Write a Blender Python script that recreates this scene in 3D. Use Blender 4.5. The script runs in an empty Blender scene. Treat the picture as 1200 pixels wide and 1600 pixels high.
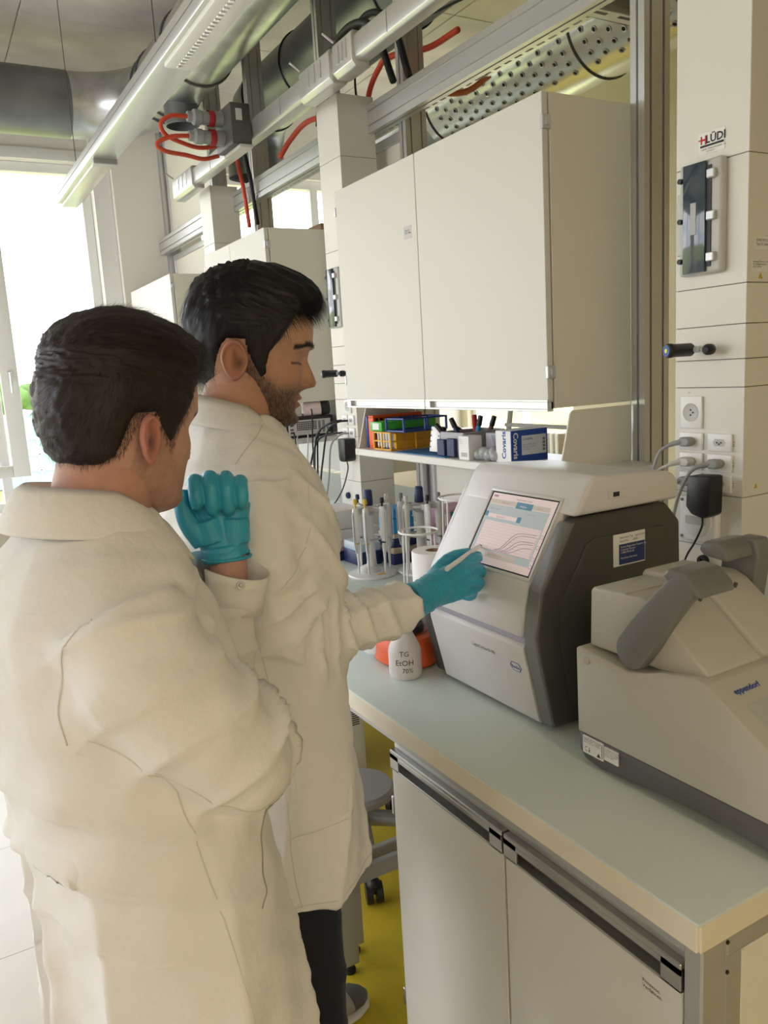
import bpy, bmesh, math, random
import numpy as np
from mathutils import Vector, Matrix, noise as mnoise
random.seed(7); rng = np.random.default_rng(7)
S = bpy.context.scene
COL = S.collection
R_ = math.radians

# ------------------------------------------------------------------ camera
def make_camera():
    yaw, pitch, roll, fpx = 0.513588, 0.174086, -0.0585114, 1253.78
    cy, sy, cp, sp, cr, sr = math.cos(yaw), math.sin(yaw), math.cos(pitch), math.sin(pitch), math.cos(roll), math.sin(roll)
    f = Vector((sy*cp, cy*cp, -sp)); r = Vector((cy, -sy, 0)); u = r.cross(f)
    r2 = cr*r + sr*u; u2 = -sr*r + cr*u
    cam = bpy.data.cameras.new('camera'); o = bpy.data.objects.new('camera', cam); COL.objects.link(o)
    cam.sensor_fit = 'VERTICAL'; cam.sensor_height = 36.0; cam.lens = fpx*36.0/1600.0
    cam.clip_start = 0.02; cam.clip_end = 500
    M = Matrix((( r2.x, u2.x, -f.x, 0), (r2.y, u2.y, -f.y, 0), (r2.z, u2.z, -f.z, 0), (0, 0, 0, 1)))
    M.translation = Vector((0, 0, 1.605)); o.matrix_world = M
    S.camera = o
make_camera()

# ------------------------------------------------------------------ exposure, sky, window portals
S.view_settings.view_transform = 'Standard'; S.view_settings.look = 'None'
S.view_settings.gamma = 1.0; S.view_settings.exposure = EXPOSURE = 0.0
S.view_settings.use_curve_mapping = False
def make_world():
    w = bpy.data.worlds.new('sky'); S.world = w; w.use_nodes = True
    nt = w.node_tree; nt.nodes.clear()
    out = nt.nodes.new('ShaderNodeOutputWorld'); bg = nt.nodes.new('ShaderNodeBackground')
    tc = nt.nodes.new('ShaderNodeTexCoord'); mp = nt.nodes.new('ShaderNodeMapping'); mp.inputs['Scale'].default_value = (1.2, 1.2, 5.0)
    nz = nt.nodes.new('ShaderNodeTexNoise'); nz.inputs['Scale'].default_value = 2.2; nz.inputs['Detail'].default_value = 6
    cr = nt.nodes.new('ShaderNodeValToRGB')
    cr.color_ramp.elements[0].position = .36; cr.color_ramp.elements[0].color = (.66, .74, .86, 1)
    cr.color_ramp.elements[1].position = .56; cr.color_ramp.elements[1].color = (1, .945, .965, 1)
    nt.links.new(tc.outputs['Generated'], mp.inputs['Vector']); nt.links.new(mp.outputs['Vector'], nz.inputs['Vector'])
    nt.links.new(nz.outputs['Fac'], cr.inputs['Fac']); nt.links.new(cr.outputs['Color'], bg.inputs['Color'])
    bg.inputs['Strength'].default_value = 6.6
    nt.links.new(bg.outputs['Background'], out.inputs['Surface'])
make_world()
def portal(name, loc, rot, sx, sy):
    l = bpy.data.lights.new(name, 'AREA'); l.shape = 'RECTANGLE'; l.size = sx; l.size_y = sy
    l.cycles.is_portal = True
    o = bpy.data.objects.new(name, l); COL.objects.link(o); o.location = loc; o.rotation_euler = rot
portal('portal_far', (-1.3, 6.80, 1.95), (R_(-90), 0, 0), 5.3, 2.5)
portal('portal_far_lab', (3.2, 6.80, 1.95), (R_(-90), 0, 0), 2.3, 2.3)
portal('portal_side_lab', (4.75, 5.7, 1.95), (0, R_(90), 0), 2.3, 1.6)
portal('portal_aisle', (-4.25, 3.4, 1.95), (0, R_(-90), 0), 2.3, 4.6)

# ------------------------------------------------------------------ materials
MATS = {}
def mat(name, col, rough=.5, metal=0.0, spec=.5, bump=0, bscale=200, var=0, vscale=6, alpha=None, emit=None, estr=0, coat=0, aniso=0,
        trans=0, ior=1.45, sss=0, attr=None, stretch=None):
    if name in MATS: return MATS[name]
    m = bpy.data.materials.new(name); m.use_nodes = True; nt = m.node_tree
    b = nt.nodes['Principled BSDF']
    c = (*col, 1) if len(col) == 3 else col
    b.inputs['Base Color'].default_value = c
    b.inputs['Roughness'].default_value = rough; b.inputs['Metallic'].default_value = metal
    b.inputs['Specular IOR Level'].default_value = spec; b.inputs['IOR'].default_value = ior
    b.inputs['Coat Weight'].default_value = coat
    b.inputs['Transmission Weight'].default_value = trans
    if sss:
        b.inputs['Subsurface Weight'].default_value = sss; b.inputs['Subsurface Radius'].default_value = (1, .35, .2); b.inputs['Subsurface Scale'].default_value = .008
    if emit: b.inputs['Emission Color'].default_value = (*emit, 1); b.inputs['Emission Strength'].default_value = estr
    if alpha is not None: b.inputs['Alpha'].default_value = alpha
    def coords(scale):
        tc = nt.nodes.new('ShaderNodeTexCoord'); mp = nt.nodes.new('ShaderNodeMapping')
        nt.links.new(tc.outputs['Object'], mp.inputs['Vector'])
        if stretch: mp.inputs['Scale'].default_value = stretch
        n = nt.nodes.new('ShaderNodeTexNoise'); n.inputs['Scale'].default_value = scale; n.inputs['Detail'].default_value = 5
        nt.links.new(mp.outputs['Vector'], n.inputs['Vector']); return n
    if attr:
        a = nt.nodes.new('ShaderNodeVertexColor'); a.layer_name = attr
        src = a.outputs['Color']
        nt.links.new(src, b.inputs['Base Color'])
    if var:
        n = coords(vscale); mx = nt.nodes.new('ShaderNodeMix'); mx.data_type = 'RGBA'; mx.blend_type = 'MULTIPLY'
        mx.inputs['Factor'].default_value = 1
        mr = nt.nodes.new('ShaderNodeMapRange'); mr.inputs['From Min'].default_value = .3; mr.inputs['From Max'].default_value = .7
        mr.inputs['To Min'].default_value = 1-var; mr.inputs['To Max'].default_value = 1+var*.3
        nt.links.new(n.outputs['Fac'], mr.inputs['Value'])
        if attr: nt.links.new(src, mx.inputs['A'])
        else: mx.inputs['A'].default_value = c
        nt.links.new(mr.outputs['Result'], mx.inputs['B']); nt.links.new(mx.outputs['Result'], b.inputs['Base Color'])
    if bump:
        n = coords(bscale); bp = nt.nodes.new('ShaderNodeBump'); bp.inputs['Strength'].default_value = 1.0; bp.inputs['Distance'].default_value = bump
        nt.links.new(n.outputs['Fac'], bp.inputs['Height']); nt.links.new(bp.outputs['Normal'], b.inputs['Normal'])
    MATS[name] = m
    return m
def glass_mat(name, tint=(1, 1, 1), refl=.08, rough=.02):
    if name in MATS: return MATS[name]
    m = bpy.data.materials.new(name); m.use_nodes = True; nt = m.node_tree; nt.nodes.clear()
    o = nt.nodes.new('ShaderNodeOutputMaterial'); t = nt.nodes.new('ShaderNodeBsdfTransparent'); g = nt.nodes.new('ShaderNodeBsdfGlossy')
    mx = nt.nodes.new('ShaderNodeMixShader'); t.inputs['Color'].default_value = (*tint, 1); g.inputs['Roughness'].default_value = rough
    mx.inputs[0].default_value = refl
    nt.links.new(t.outputs[0], mx.inputs[1]); nt.links.new(g.outputs[0], mx.inputs[2]); nt.links.new(mx.outputs[0], o.inputs[0])
    MATS[name] = m; return m
M_WHITE = mat('cabinet_white', (.665, .655, .605), .55, bump=.0003, bscale=400)
M_CREAM = mat('panel_cream', (.74, .71, .62), .5)
M_ALU = mat('aluminium', (.62, .62, .62), .34, .85, bump=.0002, bscale=60, stretch=(1, 1, .05))
M_ALU2 = mat('aluminium_light', (.62, .62, .615), .36, .75)
M_STEEL = mat('galvanised_steel', (.55, .56, .57), .30, .95, var=.25, vscale=9, bump=.0004, bscale=14)
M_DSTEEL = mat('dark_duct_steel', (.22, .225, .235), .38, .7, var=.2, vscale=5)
M_GREY = mat('plastic_mid_grey', (.20, .20, .20), .42)
M_DGREY = mat('plastic_dark_grey', (.085, .085, .083), .45)
M_BLACK = mat('plastic_black', (.012, .012, .013), .42)
M_LGREY = mat('plastic_light_grey', (.58, .57, .55), .42)
M_INST = mat('instrument_white', (.66, .65, .64), .36)
M_PWHITE = mat('plastic_white', (.82, .82, .81), .35)
M_SILVER = mat('silver_plastic', (.55, .55, .56), .3, .5)
M_RUBBER = mat('cable_black', (.015, .015, .017), .5)
M_CABGREY = mat('cable_grey', (.30, .31, .31), .5)
M_RED = mat('cable_red', (.62, .07, .03), .45)
M_BLUE = mat('print_blue', (.015, .07, .33), .45)
M_INK = mat('ink_black', (.02, .02, .022), .6)
M_INKRED = mat('ink_red', (.5, .02, .03), .6)
M_PAPER = mat('paper_white', (.82, .82, .80), .7)
M_NAVY = mat('navy_plastic', (.012, .022, .09), .4)

# ------------------------------------------------------------------ geometry helpers
ORG = {}
def _org(o):
    while o is not None:
        if o.name in ORG: return ORG[o.name]
        o = o.parent
    return Vector((0, 0, 0))
def tag(o, label=None, cat=None, group=None, kind=None):
    if label: o['label'] = label
    if cat: o['category'] = cat
    if group: o['group'] = group
    if kind: o['kind'] = kind
    return o
def thing(name, label, cat, loc=(0, 0, 0), group=None, kind=None):
    o = bpy.data.objects.new(name, None); COL.objects.link(o); o.location = loc; o.empty_display_size = .05
    ORG[o.name] = Vector(loc)
    return tag(o, label, cat, group, kind)
class MB:
    def __init__(s): s.v = []; s.f = []; s.mi = []; s.cur = 0; s.uvs = None
    def add(s, verts, faces):
        n = len(s.v); s.v.extend([tuple(v) for v in verts]); s.f.extend([tuple(i+n for i in f) for f in faces]); s.mi.extend([s.cur]*len(faces)); return s
    def bm(s, bm):
        bm.verts.index_update(); s.add([v.co[:] for v in bm.verts], [[v.index for v in f.verts] for f in bm.faces]); bm.free(); return s
    def box(s, a, b, bev=0, seg=2):
        x0, x1 = sorted((a[0], b[0])); y0, y1 = sorted((a[1], b[1])); z0, z1 = sorted((a[2], b[2]))
        V = [(x0,y0,z0),(x1,y0,z0),(x1,y1,z0),(x0,y1,z0),(x0,y0,z1),(x1,y0,z1),(x1,y1,z1),(x0,y1,z1)]
        F = [(0,3,2,1),(4,5,6,7),(0,1,5,4),(1,2,6,5),(2,3,7,6),(3,0,4,7)]
        if bev <= 0: return s.add(V, F)
        return s.poly_bev(V, F, bev, seg)
    def poly_bev(s, V, F, bev, seg=2, angle=20):
        b = bmesh.new(); vs = [b.verts.new(v) for v in V]
        for f in F: b.faces.new([vs[i] for i in f])
        bmesh.ops.recalc_face_normals(b, faces=b.faces)
        es = [e for e in b.edges if len(e.link_faces) == 2 and e.calc_face_angle(0) > R_(angle)]
        bmesh.ops.bevel(b, geom=es, offset=bev, segments=seg, profile=.5, affect='EDGES', clamp_overlap=True)
        return s.bm(b)
    def obox(s, c, ax, ay, az, hx, hy, hz, bev=0, seg=2):
        c = Vector(c); ax, ay, az = Vector(ax).normalized()*hx, Vector(ay).normalized()*hy, Vector(az).normalized()*hz
        V = [c+i*ax+j*ay+k*az for k in (-1, 1) for i, j in ((-1,-1),(1,-1),(1,1),(-1,1))]
        F = [(0,3,2,1),(4,5,6,7),(0,1,5,4),(1,2,6,5),(2,3,7,6),(3,0,4,7)]
        if bev <= 0: return s.add(V, F)
        return s.poly_bev(V, F, bev, seg)
    def prism(s, poly, axis, a, b, bev=0, seg=2):
        """poly: 2D outline; axis 'x': (y,z), 'y': (x,z), 'z': (x,y)"""
        def P(p, t):
            return (t, p[0], p[1]) if axis == 'x' else ((p[0], t, p[1]) if axis == 'y' else (p[0], p[1], t))
        n = len(poly); V = [P(p, a) for p in poly]+[P(p, b) for p in poly]
        F = [tuple(range(n)), tuple(range(2*n-1, n-1, -1))]+[(i, (i+1) % n, n+(i+1) % n, n+i) for i in range(n)]
        if bev <= 0:
            bm = bmesh.new(); vs = [bm.verts.new(v) for v in V]
            for f in F: bm.faces.new([vs[i] for i in f])
            bmesh.ops.recalc_face_normals(bm, faces=bm.faces); return s.bm(bm)
        return s.poly_bev(V, F, bev, seg)
    def cyl(s, p0, p1, r0, r1=None, n=20, caps=True):
        r1 = r0 if r1 is None else r1
        p0, p1 = Vector(p0), Vector(p1); d = (p1-p0).normalized(); a = d.orthogonal().normalized(); b = d.cross(a)
        V = []
        for p, r in ((p0, r0), (p1, r1)):
            V += [p+r*(math.cos(t)*a+math.sin(t)*b) for t in (2*math.pi*i/n for i in range(n))]
        F = [(i, (i+1) % n, n+(i+1) % n, n+i) for i in range(n)]
        if caps: F += [tuple(range(n-1, -1, -1)), tuple(range(n, 2*n))]
        return s.add(V, F)
    def tube(s, pts, r, n=10, caps=True, closed=False):
        pts = [Vector(p) for p in pts]; N = len(pts); rs = r if hasattr(r, '__len__') else [r]*N
        V = []; prev = None
        for i, p in enumerate(pts):
            if closed: t = pts[(i+1) % N]-pts[i-1]
            else: t = pts[min(i+1, N-1)]-pts[max(i-1, 0)]
            t.normalize()
            if prev is None: a = t.orthogonal().normalized()
            else:
                a = prev-t*prev.dot(t)
                a = a.normalized() if a.length > 1e-6 else t.orthogonal().normalized()
            prev = a; b = t.cross(a)
            V += [p+rs[i]*(math.cos(k)*a+math.sin(k)*b) for k in (2*math.pi*j/n for j in range(n))]
        F = []
        for i in range(N if closed else N-1):
            i2 = (i+1) % N
            F += [(i*n+j, i*n+(j+1) % n, i2*n+(j+1) % n, i2*n+j) for j in range(n)]
        if caps and not closed: F += [tuple(range(n-1, -1, -1)), tuple(range((N-1)*n, N*n))]
        return s.add(V, F)
    def lathe(s, prof, c=(0, 0, 0), axis=(0, 0, 1), n=32):
        """prof: list of (r, h) along axis from c"""
        c = Vector(c); d = Vector(axis).normalized(); a = d.orthogonal().normalized(); b = d.cross(a)
        V = []; F = []; rings = []
        for r, h in prof:
            if r < 1e-6: rings.append([len(V)]); V.append(c+d*h)
            else:
                rings.append(list(range(len(V), len(V)+n))); V += [c+d*h+r*(math.cos(k)*a+math.sin(k)*b) for k in (2*math.pi*j/n for j in range(n))]
        for q, w in zip(rings, rings[1:]):
            if len(q) == 1 and len(w) == 1: continue
            for j in range(n):
                j2 = (j+1) % n
                if len(q) == 1: F.append((q[0], w[j2], w[j]))
                elif len(w) == 1: F.append((q[j], q[j2], w[0]))
                else: F.append((q[j], q[j2], w[j2], w[j]))
        bm = bmesh.new(); vs = [bm.verts.new(v) for v in V]
        for f in F: bm.faces.new([vs[i] for i in f])
        bmesh.ops.recalc_face_normals(bm, faces=bm.faces)
        return s.bm(bm)
    def ell(s, c, r, n=24, m=14, M=None):
        r = (r, r, r) if not hasattr(r, '__len__') else r
        V = [(0, 0, 1)]+[(math.sin(a)*math.cos(t), math.sin(a)*math.sin(t), math.cos(a)) for a in (math.pi*i/m for i in range(1, m)) for t in (2*math.pi*j/n for j in range(n))]+[(0, 0, -1)]
        F = [(0, 1+j, 1+(j+1) % n) for j in range(n)]
        for i in range(m-2): F += [(1+i*n+j, 1+(i+1)*n+j, 1+(i+1)*n+(j+1) % n, 1+i*n+(j+1) % n) for j in range(n)]
        L = len(V)-1; F += [(L, 1+(m-2)*n+(j+1) % n, 1+(m-2)*n+j) for j in range(n)]
        c = Vector(c); out = []
        for v in V:
            w = Vector((v[0]*r[0], v[1]*r[1], v[2]*r[2]))
            if M is not None: w = M @ w
            out.append(c+w)
        return s.add(out, F)
    def mesh(s, name, mats, org=Vector((0, 0, 0)), smooth=35):
        me = bpy.data.meshes.new(name); me.from_pydata([(v[0]-org[0], v[1]-org[1], v[2]-org[2]) for v in s.v], [], s.f)
        for m in (mats if isinstance(mats, (list, tuple)) else [mats]): me.materials.append(m)
        if any(s.mi): me.polygons.foreach_set('material_index', s.mi)
        if smooth:
            me.polygons.foreach_set('use_smooth', [True]*len(me.polygons))
            if smooth < 180: me.set_sharp_from_angle(angle=R_(smooth))
        me.update(); return me
    def build(s, name, mats, parent=None, smooth=35, loc=None, local=False, **t):
        if parent is not None: org = Vector((0, 0, 0)) if local else _org(parent)
        else: org = Vector(loc) if loc is not None else Vector((0, 0, 0))
        me = s.mesh(name, mats, org, smooth)
        o = bpy.data.objects.new(name, me); COL.objects.link(o)
        if parent is not None: o.parent = parent
        elif loc is not None: o.location = loc; ORG[o.name] = Vector(loc)
        return tag(o, **t)
def part(name, m, parent, fn, smooth=35, **t):
    b = MB(); fn(b); return b.build(name, m, parent, smooth, **t)
def box(name, m, parent, a, b, bev=0, seg=2, **t):
    return MB().box(a, b, bev, seg).build(name, m, parent, **t)
def solo_box(name, m, a, b, label, cat, bev=0, seg=2, group=None, kind=None):
    loc = ((a[0]+b[0])/2, (a[1]+b[1])/2, min(a[2], b[2]))
    o = MB().box(a, b, bev, seg).build(name, m, None, loc=loc); return tag(o, label, cat, group, kind)
def struct(name, m, fn, smooth=35, loc=(0, 0, 0), parent=None, **t):
    b = MB(); fn(b)
    o = b.build(name, m, parent, smooth, loc=loc)
    if parent is None: o['kind'] = 'structure'
    return tag(o, **t)
def copy_tree(o, parent=None):
    c = o.copy(); COL.objects.link(c); c.parent = parent
    for ch in list(o.children): copy_tree(ch, c)
    return c
_tcache = {}
def text(parent, s, origin, right, up, h, m, name='lettering', align='LEFT', depth=.0003, shear=0, bold=0, **t):
    """flat print: a converted text mesh lying on the plane (right, up) at origin"""
    cu = bpy.data.curves.new('t', 'FONT'); cu.body = s; cu.size = h*1.38; cu.align_x = align; cu.shear = shear; cu.offset = min(bold, h*.035); cu.resolution_u = 2
    ob = bpy.data.objects.new('t', cu); COL.objects.link(ob)
    dg = bpy.context.evaluated_depsgraph_get(); me = bpy.data.meshes.new_from_object(ob.evaluated_get(dg))
    bpy.data.objects.remove(ob); bpy.data.curves.remove(cu)
    r = Vector(right).normalized(); u = Vector(up).normalized(); n = r.cross(u).normalized(); og = Vector(origin)+n*depth-_org(parent)
    me.transform(Matrix(((r.x, u.x, n.x, og.x), (r.y, u.y, n.y, og.y), (r.z, u.z, n.z, og.z), (0, 0, 0, 1))))
    me.materials.clear(); me.materials.append(m); me.name = name
    o = bpy.data.objects.new(name, me); COL.objects.link(o); o.parent = parent
    return tag(o, **t)
def slot_profile(w, d, nw, nd, slot=.008, dep=.009):
    """outline of a slotted aluminium profile, w x d, with nw slots on the w faces and nd on the d faces, lower-left at 0,0"""
    def side(L, n):
        P = [(0, 0)]
        for i in range(n):
            c = L*(i+.5)/n; P += [(c-slot/2, 0), (c-slot/2, dep), (c+slot/2, dep), (c+slot/2, 0)]
        return P
    out = [(x, y) for x, y in side(w, nw)]
    out += [(w-y, x) for x, y in side(d, nd)]
    out += [(w-x, d-y) for x, y in side(w, nw)]
    out += [(y, d-x) for x, y in side(d, nd)]
    return out
def spline(pts, n=8):
    """Catmull-Rom through pts"""
    P = [Vector(p) for p in pts]; P = [2*P[0]-P[1]]+P+[2*P[-1]-P[-2]]; out = []
    for i in range(1, len(P)-2):
        a, b, c, d = P[i-1], P[i], P[i+1], P[i+2]
        for k in range(n):
            t = k/n; out.append(.5*((2*b)+(c-a)*t+(2*a-5*b+4*c-d)*t*t+(3*b-3*c+d-a)*t**3))
    out.append(P[-2]); return out
X_, Y_, Z_ = Vector((1, 0, 0)), Vector((0, 1, 0)), Vector((0, 0, 1))
# ================================================================== SETTING
M_FLOOR = mat('floor_cream', (.86, .82, .74), .32, var=.06, vscale=3, bump=.0004, bscale=90)
M_YELLOW = mat('floor_yellow', (.56, .43, .03), .34, var=.10, vscale=160, bump=.0002, bscale=200)
M_JOINT = mat('floor_joint', (.42, .40, .36), .6)
M_CONC = mat('concrete', (.58, .53, .48), .75, var=.30, vscale=2.2, bump=.0015, bscale=25)
M_WALL = mat('wall_paint', (.80, .77, .70), .6)
M_FRAME = mat('window_white', (.80, .80, .78), .35)
M_GLASS = glass_mat('window_glass', (.98, .99, .985), .05)
H = 3.85
fl = struct('floor', M_JOINT, lambda b: b.box((-4.2, -3.2, -.06), (4.7, 6.7, -.0035)))
for i, xa in enumerate(np.arange(-4.2, .3, .9)):
    for j, ya in enumerate(np.arange(-3.2, 6.7, .62)):
        if ya > 0 or True:
            x1 = min(xa+.9, .30); y1 = min(ya+.62, 6.7)
            if x1-xa > .05 and y1-ya > .05:
                box('floor_tile', M_FLOOR, fl, (xa+.0012, ya+.0012, -.004), (x1-.0012, y1-.0012, 0), label=None)
box('resin_floor', M_YELLOW, fl, (.302, -3.2, -.004), (4.7, 6.7, 0), label='olive yellow speckled floor covering below the benches')
# ceiling of board-marked concrete slabs with recessed joints
ce = struct('ceiling', M_CONC, lambda b: b.box((-4.2, -3.2, H+.012), (4.7, 6.7, H+.2)))
for xa in np.arange(-4.2, 4.7, 1.26):
    for ya in np.arange(-3.2, 6.7, .98):
        x1 = min(xa+1.26, 4.7); y1 = min(ya+.98, 6.7)
        if x1-xa > .05 and y1-ya > .05: box('concrete_panel', M_CONC, ce, (xa+.003, ya+.003, H), (x1-.003, y1-.003, H+.02), .003, 1)
YW = 6.52
# window wall at the far end: spandrel, lintel, piers
def wf(b):
    b.box((-4.2, YW, 0), (4.7, YW+.3, .72)); b.box((-4.2, YW, 3.24), (4.7, YW+.3, H))
    b.box((1.34, YW, .72), (2.1, YW+.3, 3.24)); b.box((4.3, YW, .72), (4.7, YW+.3, 3.24)); b.box((-4.2, YW, .72), (-3.9, YW+.3, 3.24))
struct('wall_far', M_WALL, wf)
def window(name, x0, x1, z0, z1, posts, axis='y', at=YW+.06, casements=()):
    fw = .07
    P = (lambda u, w, z: (u, w, z)) if axis == 'y' else (lambda u, w, z: (w, u, z))
    w0 = struct(name, M_FRAME, lambda b: [b.box(P(x0, at, z0), P(x1, at+.08, z0+fw), .004, 1), b.box(P(x0, at, z1-fw), P(x1, at+.08, z1), .004, 1)])
    xs = [x0]+list(posts)+[x1]
    for i, p in enumerate(xs):
        a = p if i == 0 else (p-fw if i == len(xs)-1 else p-fw/2)
        box('mullion', M_FRAME, w0, P(a, at-.002, z0), P(a+fw, at+.082, z1), .004, 1)
    for i in range(len(xs)-1):
        a, c = xs[i]+fw*.55, xs[i+1]-fw*.55
        box('pane', M_GLASS, w0, P(a, at+.035, z0+fw*.8), P(c, at+.041, z1-fw*.8))
    return w0
win = window('window_1', -3.9, 1.34, .72, 3.24, [-2.6, -1.3, .5])
# the opened-up casement sash beside the mullion, with its handle
def sash(b):
    for a, c in (((-1.2, YW+.0, .98), (-1.10, YW+.06, 3.1)), ((.545, YW+.0, .98), (.665, YW+.06, 3.1)), ((-1.10, YW, .98), (.545, YW+.06, 1.07)), ((-1.10, YW, 3.02), (.545, YW+.06, 3.1))): b.box(a, c, .006, 2)
sa = MB(); sash(sa); sa = sa.build('sash', M_FRAME, win)
part('handle', M_ALU2, sa, lambda b: (b.box((.595, YW-.012, 1.68), (.622, YW+.002, 1.76), .004), b.tube(spline([(.608, YW-.01, 1.745), (.608, YW-.05, 1.745), (.608, YW-.055, 1.73), (.608, YW-.055, 1.60)], 5), .009)))
struct('trim_1', M_FRAME, lambda b: b.box((-3.9, YW-.28, .69), (1.34, YW+.06, .725), .006, 2))
# projecting pier in front of the end of the service frame: bright return, shaded face
struct('wall_pier', M_WALL, lambda b: (b.box((1.47, YW-.12, 0), (2.1, YW+.0, H))))
struct('trim_2', M_FRAME, lambda b: b.box((1.34, YW-.05, .72), (1.468, YW-.002, H)))
struct('trim_3', M_FRAME, lambda b: b.box((-3.9, YW-.03, 3.24), (1.34, YW-.001, 3.32), .006, 2))
window('window_2', 2.1, 4.3, .72, 3.24, [3.2])
def wr(b):
    b.box((4.62, -3.2, 0), (4.9, 4.95, H)); b.box((4.62, 4.95, 0), (4.9, 6.52, .8)); b.box((4.62, 4.95, 3.1), (4.9, 6.52, H)); b.box((4.62, 6.42, .8), (4.9, 6.82, 3.1))
struct('wall_right', mat('wall_yellowish', (.76, .70, .50), .6), wr)
window('window_3', 4.95, 6.42, .8, 3.1, [5.7], 'x', 4.68)
def wl(b):
    b.box((-4.2, -3.2, 0), (-4.0, 1.1, H)); b.box((-4.2, 1.1, 0), (-4.0, 5.7, .8)); b.box((-4.2, 1.1, 3.1), (-4.0, 5.7, H)); b.box((-4.2, 5.7, 0), (-4.0, YW+.3, H))
struct('wall_left', M_WALL, wl)
window('window_4', 1.1, 5.7, .8, 3.1, [2.6, 4.2], 'x', -4.14)
struct('wall_back', M_WALL, lambda b: b.box((-4.2, -3.4, 0), (4.9, -3.2, H)))

# ---- outside: field, trees, greenhouse
M_FIELD = mat('meadow', (.34, .38, .12), .9, var=.35, vscale=.08)
struct('ground_outside', M_FIELD, lambda b: b.add([(-160, 7.5, -6), (160, 7.5, -6), (160, 260, -1), (-160, 260, -1)], [(0, 1, 2, 3)]))
M_LEAF = mat('tree_leaf', (.10, .20, .04), .8, var=.4, vscale=.8)
def far_tree(x, y, z, h, label):
    t = thing('field_tree', label, 'tree', (x, y, z), 'trees at the far edge of the field')
    part('trunk', mat('bark', (.12, .08, .05), .9), t, lambda b: b.cyl((x, y, z), (x, y, z+h*.4), h*.04, h*.02, 8))
    b = MB()
    for k in range(9):
        a = k*2.4; rr = h*.22*(k % 3)/2
        b.ell((x+rr*math.cos(a)*1.4, y+rr*math.sin(a), z+h*(.45+.06*(k % 5))), (h*.26, h*.22, h*.2), 10, 7)
    b.build('crown', M_LEAF, t)
for k, (x, h) in enumerate([(-22, 8.5), (-13, 9.5), (-5, 8.2), (4, 8.8), (11, 7.6), (19, 9.0), (27, 7.4), (36, 8.6)]):
    nm = ['round', 'broad', 'low', 'tall', 'small', 'tallest', 'spreading', 'outermost'][k]
    far_tree(x, 118+14*(k % 2), -3.6, h, f'{nm} green tree at the field edge, {["first","second","third","fourth","fifth","sixth","seventh","eighth"][k]} from the left')
gh = thing('greenhouse', 'small glass greenhouse with gabled roof standing in the field outside', 'greenhouse', (6.4, 62, -4.9))
M_GHG = mat('greenhouse_glazing', (.35, .55, .55), .15, 0, trans=.2)
part('walls', M_GHG, gh, lambda b: b.prism([(3.2, -4.9), (10.4, -4.9), (10.4, -1.6), (6.8, .3), (3.2, -1.6)], 'y', 60, 66))
def ghf(b):
    for x in np.linspace(3.2, 10.4, 7): b.box((x-.06, 59.9, -4.9), (x+.06, 60, -1.6))
    b.tube([(3.2, 59.95, -1.6), (6.8, 59.95, .3), (10.4, 59.95, -1.6), (3.2, 59.95, -1.6)], .09, 6)
    for z in (-3.8, -2.7): b.box((3.2, 59.9, z-.05), (10.4, 60, z+.05))
part('frame', M_FRAME, gh, ghf)

# ================================================================== SERVICE FRAME (aluminium posts and beams)
def post(y0, z0, z1, label, x0=1.82, w=.10, d=.05):
    t = [(x0+p[0], y0+p[1]) for p in slot_profile(w, d, 2, 1)]
    o = MB().prism(t, 'z', z0, z1).build('frame_post', M_ALU, None, smooth=0, loc=(x0+w/2, y0+d/2, z0))
    return tag(o, label, 'post', 'aluminium posts of the service frame')
post(1.655, .02, H, 'slotted aluminium post standing beside the nearest wall cabinet and service column')
post(2.872, .02, H, 'slotted aluminium post at the far side of the nearest wall cabinet')
post(3.590, .02, H, 'slotted aluminium post behind the second service column, rising to the ceiling')
post(4.500, .02, H, 'slotted aluminium post behind the black socket box, beside the middle wall cabinet')
post(5.210, .02, H, 'slotted aluminium post between the third service column and the farthest wall cabinet')
post(6.350, .02, H, 'slotted aluminium post at the window end of the service frame')
def beam(z0, z1, y0, y1, label, x0=1.80, w=.05, n=2):
    t = [(x0+p[0], z0+p[1]) for p in slot_profile(w, z1-z0, 1, n)]
    o = MB().prism(t, 'y', y0, y1).build('frame_beam', M_ALU2, None, smooth=0, loc=(x0+w/2, (y0+y1)/2, z0))
    return tag(o, label, 'beam', 'aluminium beams of the service frame')
XB = 1.768
beam(2.575, 2.685, -.5, 3.085, 'long slotted beam above the nearest wall cabinet', XB)
beam(2.575, 2.685, 3.29, 4.72, 'slotted beam between the second and third service columns', XB)
beam(2.575, 2.685, 4.93, 6.39, 'slotted beam running from the third service column to the pier', XB)
# infill panels between the posts
def infill(y0, y1, z0, z1, label, xx=1.86):
    t = thing('infill_panel', label, 'panel', (xx, (y0+y1)/2, z0), 'cream infill panels of the service frame')
    box('board', M_CREAM, t, (xx, y0+.03, z0+.03), (xx+.02, y1-.03, z1-.03))
    for a, c in (((xx-.01, y0, z0), (xx+.03, y0+.04, z1)), ((xx-.01, y1-.04, z0), (xx+.03, y1, z1)), ((xx-.01, y0+.04, z0), (xx+.03, y1-.04, z0+.04)), ((xx-.01, y0+.04, z1-.04), (xx+.03, y1-.04, z1))):
        box('edge_strip', M_ALU2, t, a, c, .003, 1)
infill(2.925, 3.585, 1.25, 2.565, 'cream infill panel behind the second service column')
infill(5.265, 6.345, 1.25, 2.565, 'cream infill panel above the farthest wall cabinet below the beam')
infill(5.265, 6.345, 2.70, H-.02, 'cream infill panel above the beam beside the pier')
infill(3.645, 4.495, 1.305, 2.25, 'cream infill panel behind the middle wall cabinet')
infill(2.20, 2.868, .92, 1.26, 'cream low infill panel behind the pipette stands')
infill(3.645, 4.495, .0, .85, 'cream low infill panel below the far bench top')

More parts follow.
